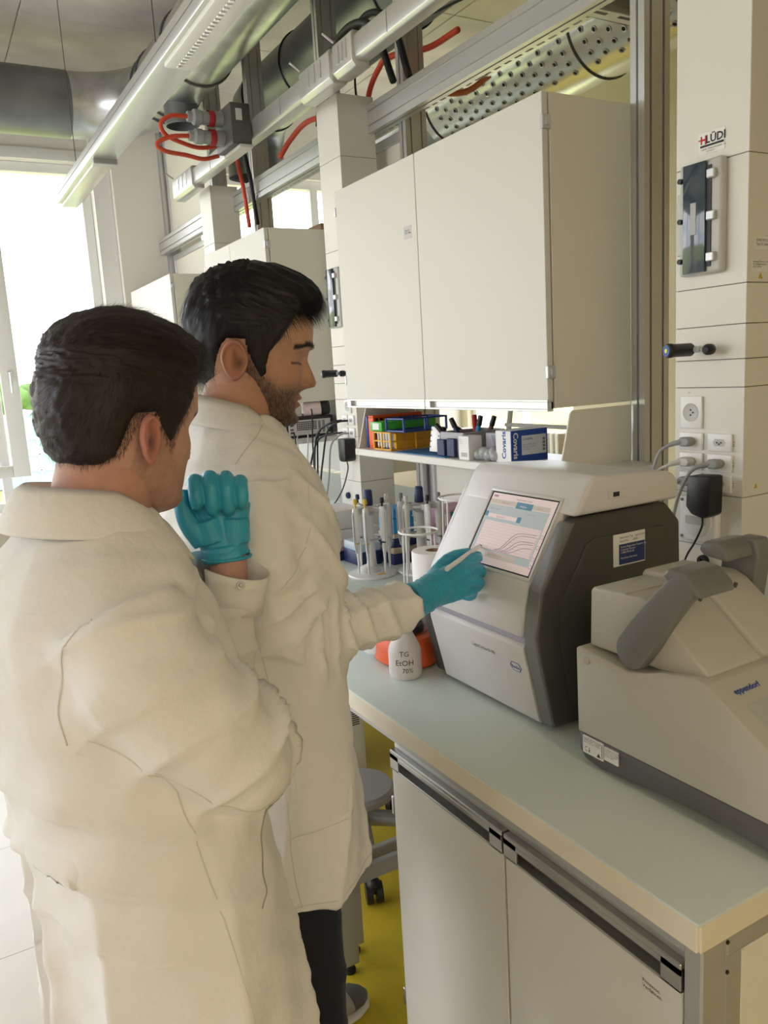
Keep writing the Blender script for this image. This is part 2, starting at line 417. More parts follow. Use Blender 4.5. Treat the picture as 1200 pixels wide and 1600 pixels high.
# ================================================================== SERVICE COLUMNS
M_COLM = mat('column_panel', (.74, .72, .66), .45, bump=.0002, bscale=300)
def column(y0, label, zbot=1.08, ztop=2.72, w=.195, x0=1.63, joints=(2.40, 2.027, 1.752, 1.663, 1.585, 1.521, 1.278, 1.20), x1=1.80):
    t = thing('service_column', label, 'service column', (x0, y0+w/2, zbot), 'service columns with sockets')
    zs = [ztop]+[j for j in joints if zbot < j < ztop]+[zbot]
    for a, c in zip(zs, zs[1:]):
        box('panel', M_COLM, t, (x0, y0, c+.0008), (x1, y0+w, a-.0008), .0012, 1)
    box('core', M_DGREY, t, (x0+.004, y0+.004, zbot+.003), (x1-.004, y0+w-.004, ztop-.004))
    return t
colA = column(1.190, 'service column with the plugged sockets behind the grey thermal cycler', ztop=3.2, joints=(2.50, 2.027, 1.752, 1.663, 1.585, 1.521, 1.265, 1.135), x1=1.95, zbot=1.05)
colB = column(3.080, 'service column left of the nearest wall cabinet, holding many cables', zbot=.905, joints=(2.48, 2.12, 1.72, 1.64, 1.56, 1.49, 1.33, 1.13))
colC = column(4.720, 'farthest service column below the black socket box, beside the middle wall cabinet', zbot=.905)

def fuse_box(parent, y0, y1, z0, z1, x=1.63):
    fr = part('fuse_box', mat('fuse_box_grey', (.50, .50, .49), .4), parent, lambda b: b.box((x-.022, y0, z0), (x+.002, y1, z1), .008, 3))
    wy = y1-y0
    box('cover', mat('smoked_cover', (.035, .055, .075), .08, coat=.5), fr, (x-.030, y0+wy*.32, z0+.004), (x-.021, y1-wy*.14, z1-.004), .003)
    box('shadow_gap', M_BLACK, fr, (x-.0245, y0+wy*.22, z0+.015), (x-.0215, y0+wy*.30, z1-.015))
    box('label_strip', mat('strip_paper', (.42, .43, .42), .5), fr, (x-.0308, y0+wy*.53, z0+.09), (x-.0300, y0+wy*.66, z1-.09))
    for z in (z0+.035, (z0+z1)/2, z1-.035):
        box('latch', M_SILVER, fr, (x-.034, y0+wy*.10, z-.010), (x-.020, y0+wy*.28, z+.010), .002, 1)
        part('screw', M_BLACK, fr, lambda b: b.cyl((x-.030, y1-wy*.06, z), (x-.020, y1-wy*.06, z), .006, n=12))
    box('hinge_strip', M_LGREY, fr, (x-.012, y1-.002, z0+.05), (x-.002, y1+.016, z1-.06), .002, 1)
fuse_box(colA, 1.242, 1.358, 1.782, 2.032)
fuse_box(colB, 3.130, 3.246, 1.80, 2.05)

def socket(parent, yc, zc, w, h, x=1.63, kind='plain'):
    pl = part('socket_plate', M_PWHITE, parent, lambda b: b.box((x-.007, yc-w/2, zc-h/2), (x, yc+w/2, zc+h/2), .002, 2))
    r = min(w, h)*.33
    def rec(b):
        if kind == 'big': b.lathe([(0, .0002), (r, .0002), (r*1.08, .0012), (r*1.08, 0), ], (x-.0072, yc, zc), (-1, 0, 0), 24)
        else:
            hx = [(-1.25, 0), (-.85, .62), (.85, .62), (1.25, 0), (.85, -.62), (-.85, -.62)]
            b.prism([(yc+a*r, zc+c*r) for a, c in hx], 'x', x-.0078, x-.006)
    part('recess', mat('socket_recess', (.52, .52, .50), .5), pl, rec)
    for dy, dz in ((-.35, 0), (.0, -.3), (.0, .3)) if kind == 'big' else ((-.4, .0), (.4, .0), (0, -.25)):
        part('contact_hole', M_BLACK, pl, lambda b: b.cyl((x-.0086, yc+dy*r, zc+dz*r), (x-.0076, yc+dy*r, zc+dz*r), .0022, n=8))
    return pl
socket(colA, 1.332, 1.462, .062, .078, kind='big')
for zc in (1.392, 1.343, 1.295):
    socket(colA, 1.332, zc, .066, .042); socket(colA, 1.250, zc, .066, .042)
# small stencilled numbers beside the sockets
for zc in (1.392, 1.343, 1.295):
    text(colA, 'F1.2', (1.63, 1.3695, zc-.008), (0, 0, 1), (0, 1, 0), .005, M_INK); text(colA, 'F1.3', (1.63, 1.2125, zc-.008), (0, 0, 1), (0, 1, 0), .005, M_INK)
text(colA, 'F1', (1.63, 1.345, 1.507), (0, -1, 0), (0, 0, 1), .005, M_INK)
# gas valve knobs
def valve(parent, y, z, x=1.63):
    v = part('valve', M_SILVER, parent, lambda b: (b.cyl((x, y-.012, z), (x-.045, y-.012, z), .008, n=12), b.tube([(x-.035, y-.012, z), (x-.035, y-.04, z-.002)], .006)))
    k = part('valve_knob', M_BLACK, v, lambda b: b.lathe([(0, 0), (.013, 0), (.0155, .004), (.0155, .052), (.017, .058), (.017, .066), (.0145, .070), (0, .070)], (x-.03, y+.012, z), (-1, .22, 0), 20))
    part('knob_disc', M_BLUE, k, lambda b: b.lathe([(0, 0), (.0125, 0), (.0125, .0016), (0, .0016)], Vector((x-.03, y+.012, z))+Vector((-1, .22, 0)).normalized()*.0695, (-1, .22, 0), 20))
    part('knob_dot', mat('knob_yellow', (.7, .7, .1), .5), k, lambda b: b.lathe([(0, 0), (.005, 0), (.005, .001), (0, .001)], Vector((x-.03, y+.012, z))+Vector((-1, .22, 0)).normalized()*.0709, (-1, .22, 0), 16))
    part('outlet_nozzle', M_BLACK, v, lambda b: b.lathe([(0, 0), (.011, 0), (.013, .004), (.013, .020), (.009, .026), (.006, .030), (0, .030)], (x-.020, y-.035, z-.002), (-1, -.25, 0), 18))
valve(colA, 1.300, 1.612); valve(colB, 3.165, 1.605)
# commando style outlet below the sockets
co = part('outlet_housing', M_PWHITE, colA, lambda b: b.box((1.608, 1.245, 1.148), (1.63, 1.352, 1.258), .006, 3))
part('outlet_face', M_PWHITE, co, lambda b: b.lathe([(0, .006), (.036, .006), (.042, .003), (.043, 0)], (1.608, 1.298, 1.203), (-1, 0, 0), 32))
box('outlet_window', M_LGREY, co, (1.5995, 1.268, 1.192), (1.6025, 1.328, 1.212), .002, 1)
for y in (1.254, 1.343):
    for z in (1.157, 1.249): part('screw', M_GREY, co, lambda b: b.cyl((1.606, y, z), (1.6085, y, z), .004, n=10))
part('jack', M_BLACK, colA, lambda b: b.lathe([(0, .004), (.004, .004), (.005, .012), (.013, .012), (.0145, .008), (.0145, 0)], (1.63, 1.293, 1.098), (-1, 0, 0), 20))
# maker's sign and labels
box('sign_plate', M_PAPER, colA, (1.6292, 1.252, 2.048), (1.631, 1.322, 2.094))
text(colA, 'LÜDI', (1.6288, 1.302, 2.0705), (0, -1, 0), (0, 0, 1), .0175, M_INK, align='LEFT', bold=.002)
text(colA, 'H', (1.6288, 1.3165, 2.0705), (0, -1, 0), (0, 0, 1), .0175, M_INKRED, bold=.003)
box('sign_mark', M_INKRED, colA, (1.6286, 1.3000, 2.0785), (1.629, 1.3215, 2.0812)); box('sign_mark', M_INK, colA, (1.6286, 1.254, 2.0630), (1.629, 1.3165, 2.0675))
box('sign_mark', M_INKRED, colA, (1.6286, 1.3000, 2.0685), (1.629, 1.3040, 2.0880))
text(colA, 'LABOR · EINRICHTUNGEN · AG', (1.6288, 1.314, 2.0565), (0, -1, 0), (0, 0, 1), .0034, M_INK)
text(colA, 'www.luedi.ch', (1.6288, 1.300, 2.0515), (0, -1, 0), (0, 0, 1), .0030, M_INK)
box('rating_label', M_PAPER, colA, (1.655, 1.1892, 1.823), (1.71, 1.1905, 1.850))
text(colA, '339019715.02\nTyp 21 Labor', (1.659, 1.189, 1.840), (1, 0, 0), (0, 0, 1), .006, M_INK)
box('rating_label', M_PAPER, colA, (1.645, 1.1892, 1.775), (1.72, 1.1905, 1.800))
text(colA, 'Achtung! Mehrere Zuleitungen\nVor Arbeiten trennen\n230 V  50 Hz', (1.648, 1.189, 1.795), (1, 0, 0), (0, 0, 1), .004, M_INK)
def warn(b):
    b.prism([(1.670, 1.760), (1.684, 1.760), (1.677, 1.773)], 'y', 1.1890, 1.1900)
part('warning_triangle', mat('warn_yellow', (.55, .40, .02), .5), colA, warn)
part('warning_triangle', MATS['warn_yellow'], colA, lambda b: b.prism([(1.671, 1.283), (1.683, 1.283), (1.677, 1.294)], 'y', 1.1890, 1.1900))
# plain sockets of the second column
for yc in (3.125, 3.185):
    for zc in (1.40, 1.345): socket(colB, yc, zc, .052, .042)
socket(colB, 3.15, 1.46, .06, .06, kind='big')
part('jack', M_NAVY, colB, lambda b: b.lathe([(0, .004), (.004, .004), (.005, .012), (.013, .012), (.0145, .008), (.0145, 0)], (1.63, 3.20, 1.06), (-1, 0, 0), 20))
# ================================================================== OVERHEAD SERVICES
# --- supply duct: straight run along the bench, elbow, dark run along the window wall
DX, DZ, DR = 1.60, 3.42, .20
du = thing('supply_duct', 'large round galvanised duct above the bench, turning left along the window', 'duct', (DX, 3.0, DZ))
part('straight_run', M_STEEL, du, lambda b: b.cyl((DX, -1.0, DZ), (DX, 5.32, DZ), DR, n=48, caps=False), 60)
def elbow(b):
    rc = .5; pts = [(DX-rc+rc*math.cos(a), 5.32+rc*math.sin(a), DZ) for a in np.linspace(0, math.pi/2, 14)]
    b.tube(pts, DR, 48, caps=False)
part('elbow', M_STEEL, du, elbow, 60)
part('cross_run', M_DSTEEL, du, lambda b: b.cyl((DX-.5, 5.82, DZ), (-3.98, 5.82, DZ), DR+.003, n=48, caps=False), 60)
for y in (4.62, 5.20, 5.32): part('flange_ring', M_DGREY, du, lambda b: b.tube([(DX+(DR+.004)*math.cos(a), y, DZ+(DR+.004)*math.sin(a)) for a in np.linspace(0, 2*math.pi, 40, endpoint=False)], .008, 6, closed=True))
for y in (1.5, 3.1): part('seam_ring', M_STEEL, du, lambda b: b.tube([(DX+(DR+.001)*math.cos(a), y, DZ+(DR+.001)*math.sin(a)) for a in np.linspace(0, 2*math.pi, 40, endpoint=False)], .005, 6, closed=True))
for x in (.62, .30, -.9): part('seam_ring', M_DSTEEL, du, lambda b: b.tube([(x, 5.82+(DR+.003)*math.cos(a), DZ+(DR+.003)*math.sin(a)) for a in np.linspace(0, 2*math.pi, 40, endpoint=False)], .005, 6, closed=True))
part('branch_stub', mat('stub_grey', (.16, .165, .17), .4, .4), du, lambda b: b.lathe([(.100, .05), (.100, -.12), (.094, -.125), (.094, -.04), (0, -.04)], (1.60, 5.02, 3.24), (0, 0, 1), 32), 50)
# --- dark exhaust duct behind the frame
d2 = thing('exhaust_duct', 'dark grey round duct with dents running behind the tall posts', 'duct', (2.22, 4, 3.36))
part('run', M_DSTEEL, d2, lambda b: b.cyl((2.22, -1, 3.36), (2.22, 5.15, 3.36), .19, n=40, caps=False), 60)
part('elbow', M_DSTEEL, d2, lambda b: b.tube([(2.22, 5.15, 3.36), (2.22, 5.27, 3.34), (2.22, 5.37, 3.26), (2.22, 5.42, 3.14), (2.22, 5.43, 2.95)], .19, 40, caps=False), 60)
for y in (2.4, 3.45, 4.5, 5.1): part('flange_ring', M_BLACK, d2, lambda b: b.tube([(2.22+.193*math.cos(a), y, 3.36+.193*math.sin(a)) for a in np.linspace(0, 2*math.pi, 40, endpoint=False)], .006, 6, closed=True))
# --- perforated displacement duct in the neighbouring bay
PX, PZ, PR = 2.75, 3.01, .22
d3 = thing('perforated_duct', 'shiny round air duct with rows of small nozzle holes behind the beam', 'duct', (PX, 2.5, PZ))
part('run', mat('bright_duct', (.70, .71, .70), .26, .95, bump=.0003, bscale=10), d3, lambda b: b.cyl((PX, -1, PZ), (PX, 5.0, PZ), PR, n=56, caps=False), 60)
part('end_elbow', M_STEEL, d3, lambda b: b.tube([(PX, 3.85, PZ), (PX-.05, 4.05, PZ-.03), (PX-.12, 4.25, PZ-.1), (PX-.16, 4.4, PZ-.2), (PX-.17, 4.45, PZ-.4)], PR-.01, 40, caps=False), 60)
for y in (1.55, 2.72, 3.80): part('clamp_ring', M_DGREY, d3, lambda b: b.tube([(PX+(PR+.003)*math.cos(a), y, PZ+(PR+.003)*math.sin(a)) for a in np.linspace(0, 2*math.pi, 44, endpoint=False)], .0045, 6, closed=True))
nz = MB(); nz.lathe([(.010, .0), (.0125, .0015), (.0135, .003), (.012, .004), (.0088, .0025)], n=14); nz.cur = 1; nz.lathe([(0, .0008), (.0098, .0008)], n=14)
nzm = nz.mesh('nozzle', [M_ALU2, M_BLACK]); first = True
for i, ya in enumerate(np.arange(1.66, 3.74, .066)):
    if abs(ya-2.72) < .03: continue
    for j in range(5):
        a = R_(182+j*13+(6.5 if i % 2 else 0))
        n = Vector((math.cos(a), 0, math.sin(a)))
        o = bpy.data.objects.new('nozzle', nzm); COL.objects.link(o); o.parent = d3
        o.location = Vector((PX, ya, PZ))+n*PR-_org(d3); o.rotation_euler = n.to_track_quat('Z', 'Y').to_euler()
# --- perforated cable tray
tr = thing('cable_tray', 'bright perforated steel cable tray running behind the long beam', 'cable tray', (2.06, 2.6, 2.72))
def tray(b):
    for x in (1.99, 2.018, 2.046, 2.074, 2.102): b.box((x, .2, 2.72), (x+.016, 6.3, 2.722))
    for k, x in enumerate((2.006, 2.034, 2.062, 2.090)):
        for y in np.arange(.2+(k % 2)*.03, 6.3, .062): b.box((x, y, 2.72), (x+.012, y+.022, 2.722))
part('bed', M_ALU2, tr, tray, 0)
part('side_rail', M_ALU2, tr, lambda b: b.box((2.118, .2, 2.72), (2.120, 6.3, 2.78)))
part('side_rail', M_ALU2, tr, lambda b: b.box((1.988, .2, 2.72), (1.990, 6.3, 2.78)))
def brk(b):
    b.box((1.84, 1.95, 2.62), (2.22, 1.953, 2.67)); b.box((1.84, 1.90, 2.62), (2.22, 1.953, 2.623)); b.box((1.84, 1.90, 2.667), (2.22, 1.953, 2.67))
br = thing('tray_bracket', 'short grey channel bracket with slots below the cable tray', 'bracket', (2.0, 1.93, 2.62))
part('channel', M_STEEL, br, brk, 0)
for x in (1.90, 2.0, 2.1): box('slot', M_BLACK, br, (x, 1.912, 2.6193), (x+.05, 1.925, 2.6199))
# orange cable tie crossing the tray
oc = MB().tube(spline([(2.0, 2.95, 2.74), (2.03, 2.88, 2.70), (2.08, 2.80, 2.69), (2.13, 2.72, 2.73)], 6), .012, 8).build('orange_cable', mat('cable_orange', (.55, .16, .05), .5), None, loc=(2.05, 2.85, 2.70), label='short orange cable bundle tied below the cable tray', cat='cable')

# --- hanging strip luminaire
LX0, LX1, LZ = .722, .830, 2.50
lu = thing('strip_light', 'long slim aluminium strip light hanging above the aisle, switched off', 'ceiling light', (.776, 2.0, LZ))
part('body', M_ALU2, lu, lambda b: b.box((LX0, -1.0, LZ), (LX1, 4.36, LZ+.062), .006, 2))
box('lens', mat('lamp_lens', (.80, .80, .66), .25, trans=.15), lu, (LX0+.018, 3.50, LZ-.016), (LX1-.012, 4.35, LZ+.002), .006, 2)
box('end_bracket', M_STEEL, lu, (LX0+.008, 3.47, LZ-.02), (LX1-.004, 3.51, LZ+.004), .003, 1)
lv = part('louvre', mat('louvre_white', (.78, .78, .76), .3), lu, lambda b: b.box((LX0+.012, .2, LZ-.014), (LX1-.010, 2.42, LZ+.002), .005, 2))
def cells(b):
    for y in np.arange(.3, 2.40, .022):
        b.box((LX0+.042, y, LZ-.0165), (LX0+.058, y+.012, LZ-.0135), .002, 1)
part('louvre_cells', mat('louvre_cell', (.9, .9, .9), .12, .6), lu, cells)
box('side_groove', M_GREY, lu, (LX0-.0008, -.9, LZ+.03), (LX0+.0005, 4.3, LZ+.033))
for k, (x, y) in enumerate(((.776, 4.05), (.776, 2.62))):
    part('suspension_wire', M_DGREY, lu, lambda b: b.tube([(x, y, LZ+.06), (x, y, H)], .0018, 5))
    part('ceiling_anchor', M_DGREY, lu, lambda b: b.cyl((x, y, H-.03), (x, y, H), .012, n=10))

# --- unseen strip lights added behind the photographer as warm fill light
E_FILL = mat('tube_glow', (1, .9, .7), .4, emit=(1.0, .82, .58), estr=36)
for k, x in enumerate((-1.3, .55)):
    t = thing('strip_light', ['lit strip light over the aisle behind the photographer', 'lit strip light over the bench behind the photographer'][k], 'ceiling light', (x, -1.9, 2.6), 'lit strip lights')
    box('body', M_ALU2, t, (x-.055, -3.0, 2.60), (x+.055, -.8, 2.66), .006, 2)
    box('diffuser', E_FILL, t, (x-.045, -2.98, 2.585), (x+.045, -.82, 2.601), .004, 2)
    for y in (-2.6, -1.2): part('suspension_wire', M_DGREY, t, lambda b: b.tube([(x, y, 2.66), (x, y, H)], .0018, 5))
# --- busbar trunking with couplings, black tap-off box, plugs and cables
bb = thing('busbar_trunking', 'silver busbar trunking with ribbed couplings in front of the posts', 'busbar', (1.55, 3.5, 2.69))
part('rail', M_ALU2, bb, lambda b: b.prism([(1.50, 2.70), (1.50, 2.772), (1.508, 2.777), (1.555, 2.777), (1.555, 2.69), (1.512, 2.69)], 'y', -.5, 4.82, .003, 1))
for y0, y1 in ((2.86, 3.13), (2.68, 2.83), (4.60, 4.98)):
    cp = part('coupling', M_ALU2, bb, lambda b: b.prism([(1.490, 2.690), (1.490, 2.782), (1.500, 2.792), (1.562, 2.792), (1.562, 2.672), (1.505, 2.672)], 'y', y0, y1, .004, 2))
    for k in range(3): box('rib', M_ALU, cp, (1.4875, y0+(y1-y0)*(.25+.2*k), 2.71), (1.4905, y0+(y1-y0)*(.25+.2*k)+.02, 2.775), .001, 1)
    part('coupling_screw', M_STEEL, cp, lambda b: b.cyl((1.50, y1, 2.80), (1.46, y1+.01, 2.83), .006, n=8))
for y in (2.45, 3.35, 4.3): box('joint_line', M_GREY, bb, (1.4993, y, 2.70), (1.5003, y+.003, 2.785))
tb = thing('tap_off_box', 'black socket box with two grey plugs on the busbar trunking', 'socket box', (1.47, 3.76, 2.68))
part('box_body', M_DGREY, tb, lambda b: b.box((1.40, 3.68, 2.662), (1.497, 3.90, 2.842), .008, 2))
box('box_label', mat('label_grey', (.62, .63, .63), .5), tb, (1.425, 3.6792, 2.765), (1.455, 3.6802, 2.815))
box('box_base', M_LGREY, tb, (1.43, 3.67, 2.648), (1.497, 3.89, 2.662), .003, 1)
for z in (2.795, 2.712):
    pl = part('plug', mat('plug_grey', (.30, .31, .31), .45), tb, lambda b: b.lathe([(.034, 0), (.034, .04), (.030, .045), (.030, .10), (.034, .105), (.034, .135), (.024, .145), (.022, .165), (0, .166)], (1.402, 3.80, z), (-1, -.0, 0), 26))
    part('plug_collar', mat('collar_red', (.35, .02, .03), .5), pl, lambda b: b.lathe([(.0345, 0), (.0358, .004), (.0358, .026), (.0345, .03)], (1.362, 3.80, z), (-1, 0, 0), 26))
def cab(name, pts, r, m, label, group=None, n=8, seg=8):
    P = spline(pts, seg); c = sum(P, Vector())/len(P)
    return MB().tube(P, r, n).build(name, m, None, smooth=180, loc=c, label=label, cat='cable', group=group)
cab('red_cable', [(1.24, 3.80, 2.795), (1.16, 3.80, 2.79), (1.115, 3.81, 2.755), (1.14, 3.83, 2.715), (1.22, 3.87, 2.70), (1.32, 3.93, 2.70), (1.42, 3.96, 2.72)], .010, M_RED, 'red cable looping out of the upper plug of the black socket box')
cab('red_cable', [(1.24, 3.80, 2.712), (1.15, 3.80, 2.700), (1.09, 3.81, 2.668), (1.13, 3.83, 2.645), (1.24, 3.87, 2.645), (1.34, 3.93, 2.65), (1.43, 3.97, 2.68)], .010, M_RED, 'red cable looping out of the lower plug of the black socket box')
for k, (dy, r, m, nm) in enumerate([(0, .014, M_RUBBER, 'black'), (.07, .014, M_RUBBER, 'black')]):
    cab('black_cable', [(1.71+dy*.6, 3.42+dy*.4, 2.69), (1.71+dy*.6, 3.38+dy*.3, 2.82), (1.72+dy*.6, 3.28-dy, 2.95), (1.74+dy*.6, 3.12-dy, 3.00+dy*.3), (1.75+dy*.6, 2.96-dy, 2.93), (1.755+dy*.4, 2.84-dy, 2.70)], r, m, ['outer', 'inner'][k]+' black cable arching over the beam beside the second service column')
cab('red_cable', [(1.69, 3.36, 2.73), (1.695, 3.30, 2.79), (1.70, 3.18, 2.87), (1.70, 3.02, 2.90), (1.70, 2.86, 2.885), (1.70, 2.66, 2.87)], .013, M_RED, 'long red cable arching over the beam beside the second service column')
cab('red_cable', [(1.80, 3.13, 2.69), (1.81, 3.12, 2.76), (1.82, 3.06, 2.82), (1.83, 2.98, 2.845), (1.935, 2.86, 2.85), (1.94, 2.66, 2.845)], .012, M_RED, 'short red cable joining the arch over the beam beside the second service column')
cab('thin_cable', [(1.78, 3.18, 2.69), (1.78, 3.18, 2.85), (1.80, 3.10, 2.96), (1.95, 2.9, 2.98), (1.96, 2.65, 2.95)], .005, M_RUBBER, 'thin dark cable behind the red arching cables')
cab('black_cable', [(1.72, 4.45, 3.0), (1.73, 4.40, 2.85), (1.74, 4.36, 2.70), (1.75, 4.36, 2.60), (1.78, 4.40, 2.45)], .012, M_RUBBER, 'black cable hanging below the black socket box')
cab('red_cable', [(1.73, 4.52, 2.95), (1.73, 4.50, 2.80), (1.74, 4.47, 2.66), (1.77, 4.50, 2.45)], .012, M_RED, 'red cable hanging below the black socket box')
cab('red_cable', [(1.76, 3.98, 2.70), (1.78, 3.88, 2.76), (1.80, 3.72, 2.80), (1.84, 3.55, 2.78), (1.86, 3.4, 2.70)], .013, M_RED, 'red cable on top of the beam behind the tall dark post')
# boxes stored on the opposite cabinet, seen through the frame
M_CARD = mat('cardboard', (.42, .28, .17), .8, var=.1)
oc = thing('storage_cabinet', 'white cabinet of the neighbouring bay carrying cardboard boxes', 'cabinet', (2.75, 5.2, .9))
part('body', M_WHITE, oc, lambda b: b.box((2.55, 4.65, .92), (2.95, 6.2, 2.50), .003, 1))
def carton(x, y, z, sx, sy, sz, label):
    t = thing('cardboard_box', label, 'box', (x, y, z), 'cardboard boxes in the neighbouring bay')
    part('carton', M_CARD, t, lambda b: b.box((x-sx/2, y-sy/2, z), (x+sx/2, y+sy/2, z+sz), .004, 1))
    box('tape', mat('tape_brown', (.32, .19, .10), .4), t, (x-.03, y-sy/2-.0012, z+.01), (x+.03, y+sy/2+.0012, z+sz+.0012))
carton(2.75, 4.92, 2.50, .34, .42, .22, 'taller cardboard box on the cabinet behind the middle wall cabinet')
carton(2.76, 5.45, 2.50, .34, .40, .14, 'lower cardboard box on the cabinet behind the middle wall cabinet')
# ================================================================== BENCHES
M_TOP = mat('worktop_grey_green', (.58, .655, .62), .30, bump=.00005, bscale=300)
M_EDGE = mat('worktop_edge', (.72, .66, .52), .45)
M_LEG = mat('bench_frame_grey', (.42, .42, .41), .42, .35)
def worktop(x0, x1, y0, y1, z, label):
    t = thing('worktop', label, 'worktop', ((x0+x1)/2, (y0+y1)/2, z-.042), 'laboratory worktops')
    box('top_sheet', M_TOP, t, (x0+.001, y0+.001, z-.006), (x1, y1, z), .0025, 2)
    box('front_edge', M_EDGE, t, (x0, y0+.004, z-.042), (x0+.02, y1, z-.004), .001, 1)
    box('side_edge', M_EDGE, t, (x0+.004, y0, z-.042), (x1, y0+.02, z-.004), .001, 1)
    box('core', M_LGREY, t, (x0+.019, y0+.019, z-.041), (x1, y1, z-.005))
    return t
worktop(.755, 1.775, .600, 1.795, .90, 'pale green worktop carrying the instruments and the spray bottle')
worktop(.800, 1.775, 1.800, 3.90, .895, 'pale green worktop carrying the pipette stands')
worktop(.805, 1.775, 3.905, 6.36, .895, 'pale green far worktop beside the window carrying the sealing device')
def frame(y0, y1, x0, label, zt=.852, rail=True):
    t = thing('bench_frame', label, 'bench frame', (1.2, (y0+y1)/2, 0), 'grey bench frames')
    for y in (y0, y1):
        for x in (x0, 1.50):
            l = part('leg', M_LEG, t, lambda b: b.box((x, y, .025), (x+.05, y+.03, zt), .003, 1))
            part('foot', M_BLACK, l, lambda b: b.lathe([(0, 0), (.016, 0), (.016, .010), (.006, .014), (.006, .027)], (x+.025, y+.015, 0), n=14))
        box('end_rail', M_LEG, t, (x0+.05, y, zt-.05), (1.50, y+.03, zt), .003, 1)
        box('foot_rail', M_LEG, t, (x0+.05, y+.004, .25), (1.50, y+.026, .295), .003, 1)
    box('front_rail', M_LEG, t, (x0+.004, y0+.03, zt-.042), (x0+.03, y1, zt), .002, 1)
    box('back_rail', M_LEG, t, (1.51, y0+.03, zt-.05), (1.54, y1, zt), .002, 1)
    return t
f1 = frame(.618, 1.755, .784, 'grey steel frame below the near worktop', .857)
for z in (.83, .785): part('bolt_hole', M_BLACK, f1, lambda b: b.cyl((.835, .6172, z), (.835, .619, z), .003, n=10))
box('leg_cover', M_LEG, f1, (.834, .620, .04), (.868, .645, .807), .002, 1)
box('end_panel', M_CREAM, f1, (.868, .622, .06), (1.50, .642, .800), .002, 1)
frame(1.815, 3.86, .83, 'grey steel frame below the second worktop', .852)
frame(3.93, 6.30, .83, 'grey steel frame below the far worktop', .852)
# --- base cabinet with two doors
bc = thing('base_cabinet', 'white double door base cabinet below the near worktop', 'cabinet', (1.1, 1.03, .04))
part('carcass', M_WHITE, bc, lambda b: b.box((.810, .655, .09), (1.45, 1.43, .795), .002, 1))
box('plinth', M_GREY, bc, (.85, .66, 0), (1.44, 1.42, .09))
box('top_rail', M_ALU2, bc, (.798, .655, .795), (1.45, 1.43, .812), .002, 1)
M_HAND = mat('handle_metal', (.40, .40, .38), .32, .7)
for y0, y1, hinge in ((1.040, 1.428, 1), (.652, 1.034, -1)):
    d = part('door', M_WHITE, bc, lambda b: b.box((.788, y0, .10), (.808, y1, .752), .0015, 1))
    h = part('handle_strip', M_HAND, d, lambda b: (b.box((.784, y0, .786), (.812, y1, .796), .002, 1), b.box((.784, y0, .752), (.789, y0+.035, .787), .001, 1), b.box((.784, y1-.035, .752), (.789, y1, .787), .001, 1), b.box((.784, y0, .751), (.808, y1, .756), .001, 1), b.box((.784, y0, .777), (.787, y1, .787), .001, 1)))
    box('grip_recess', M_DGREY, h, (.800, y0+.004, .756), (.806, y1-.004, .786))
    for z in (.66, .18): part('hinge', M_STEEL, d, lambda b: b.box((.786, (y1-.001 if hinge > 0 else y0-.009), z-.022), (.802, (y1+.009 if hinge > 0 else y0+.001), z+.022), .002, 1))
text(bc, 'Prozesse\nVerfahren', (.7878, .722, .722), (0, -1, 0), (0, 0, 1), .0062, M_INK)
# --- things below the second bench: computer tower, chair, cable
pc = thing('computer_tower', 'slim white computer tower standing on the yellow floor below the bench', 'computer', (1.37, 2.86, 0))
part('case', M_PWHITE, pc, lambda b: b.box((1.295, 2.70, .0), (1.375, 3.10, .36), .006, 2))
part('sticker', M_PAPER, pc, lambda b: b.box((1.305, 2.6988, .21), (1.36, 2.7005, .31)))
for k in range(9): box('sticker_print', M_INK, pc, (1.322, 2.6984, .222+k*.009), (1.354, 2.6990, .2265+k*.009))
box('drive_slot', M_BLACK, pc, (1.31, 2.6986, .325), (1.36, 2.7004, .345))
bx = thing('waste_bag', 'black bag hanging below the bench beside the computer tower', 'bag', (1.22, 2.72, .30))
part('bag_body', M_BLACK, bx, lambda b: b.lathe([(0, 0), (.05, .01), (.07, .06), (.075, .2), (.06, .38), (.07, .54), (.04, .55)], (1.20, 2.80, .30), n=18))
cab('floor_cable', [(1.50, 2.60, .010), (1.44, 2.40, .009), (1.40, 2.28, .009), (1.42, 2.10, .010), (1.5, 1.98, .010)], .007, M_LGREY, 'pale cable lying on the yellow floor below the bench')
# swivel stool base
st = thing('swivel_stool', 'grey swivel stool with black castors pushed below the bench', 'stool', (1.10, 2.24, 0))
M_STOOL = mat('stool_grey', (.36, .36, .36), .4, .2)
part('seat', M_STOOL, st, lambda b: b.lathe([(0, 0), (.11, 0), (.125, .012), (.125, .028), (.115, .04), (0, .044)], (1.10, 2.24, .205), n=32))
part('column', M_STOOL, st, lambda b: b.lathe([(.035, .10), (.035, .18), (.025, .18), (.025, .206)], (1.10, 2.24, 0), n=18))
for k in range(5):
    a = R_(250+72*k); ex, ey = 1.10+.27*math.cos(a), 2.24+.27*math.sin(a)
    lg = part('leg', M_STOOL, st, lambda b: b.tube([(1.10, 2.24, .13), ((1.10+ex)/2, (2.24+ey)/2, .125), (ex, ey, .095)], [.030, .026, .018], 10))
    cs = part('castor', M_BLACK, lg, lambda b: (b.cyl((ex-.026*math.sin(a), ey+.026*math.cos(a), .032), (ex-.006*math.sin(a), ey+.006*math.cos(a), .032), .032, n=18), b.cyl((ex+.026*math.sin(a), ey-.026*math.cos(a), .032), (ex+.006*math.sin(a), ey-.006*math.cos(a), .032), .032, n=18), b.ell((ex, ey, .055), (.024, .024, .028), 12, 8)))
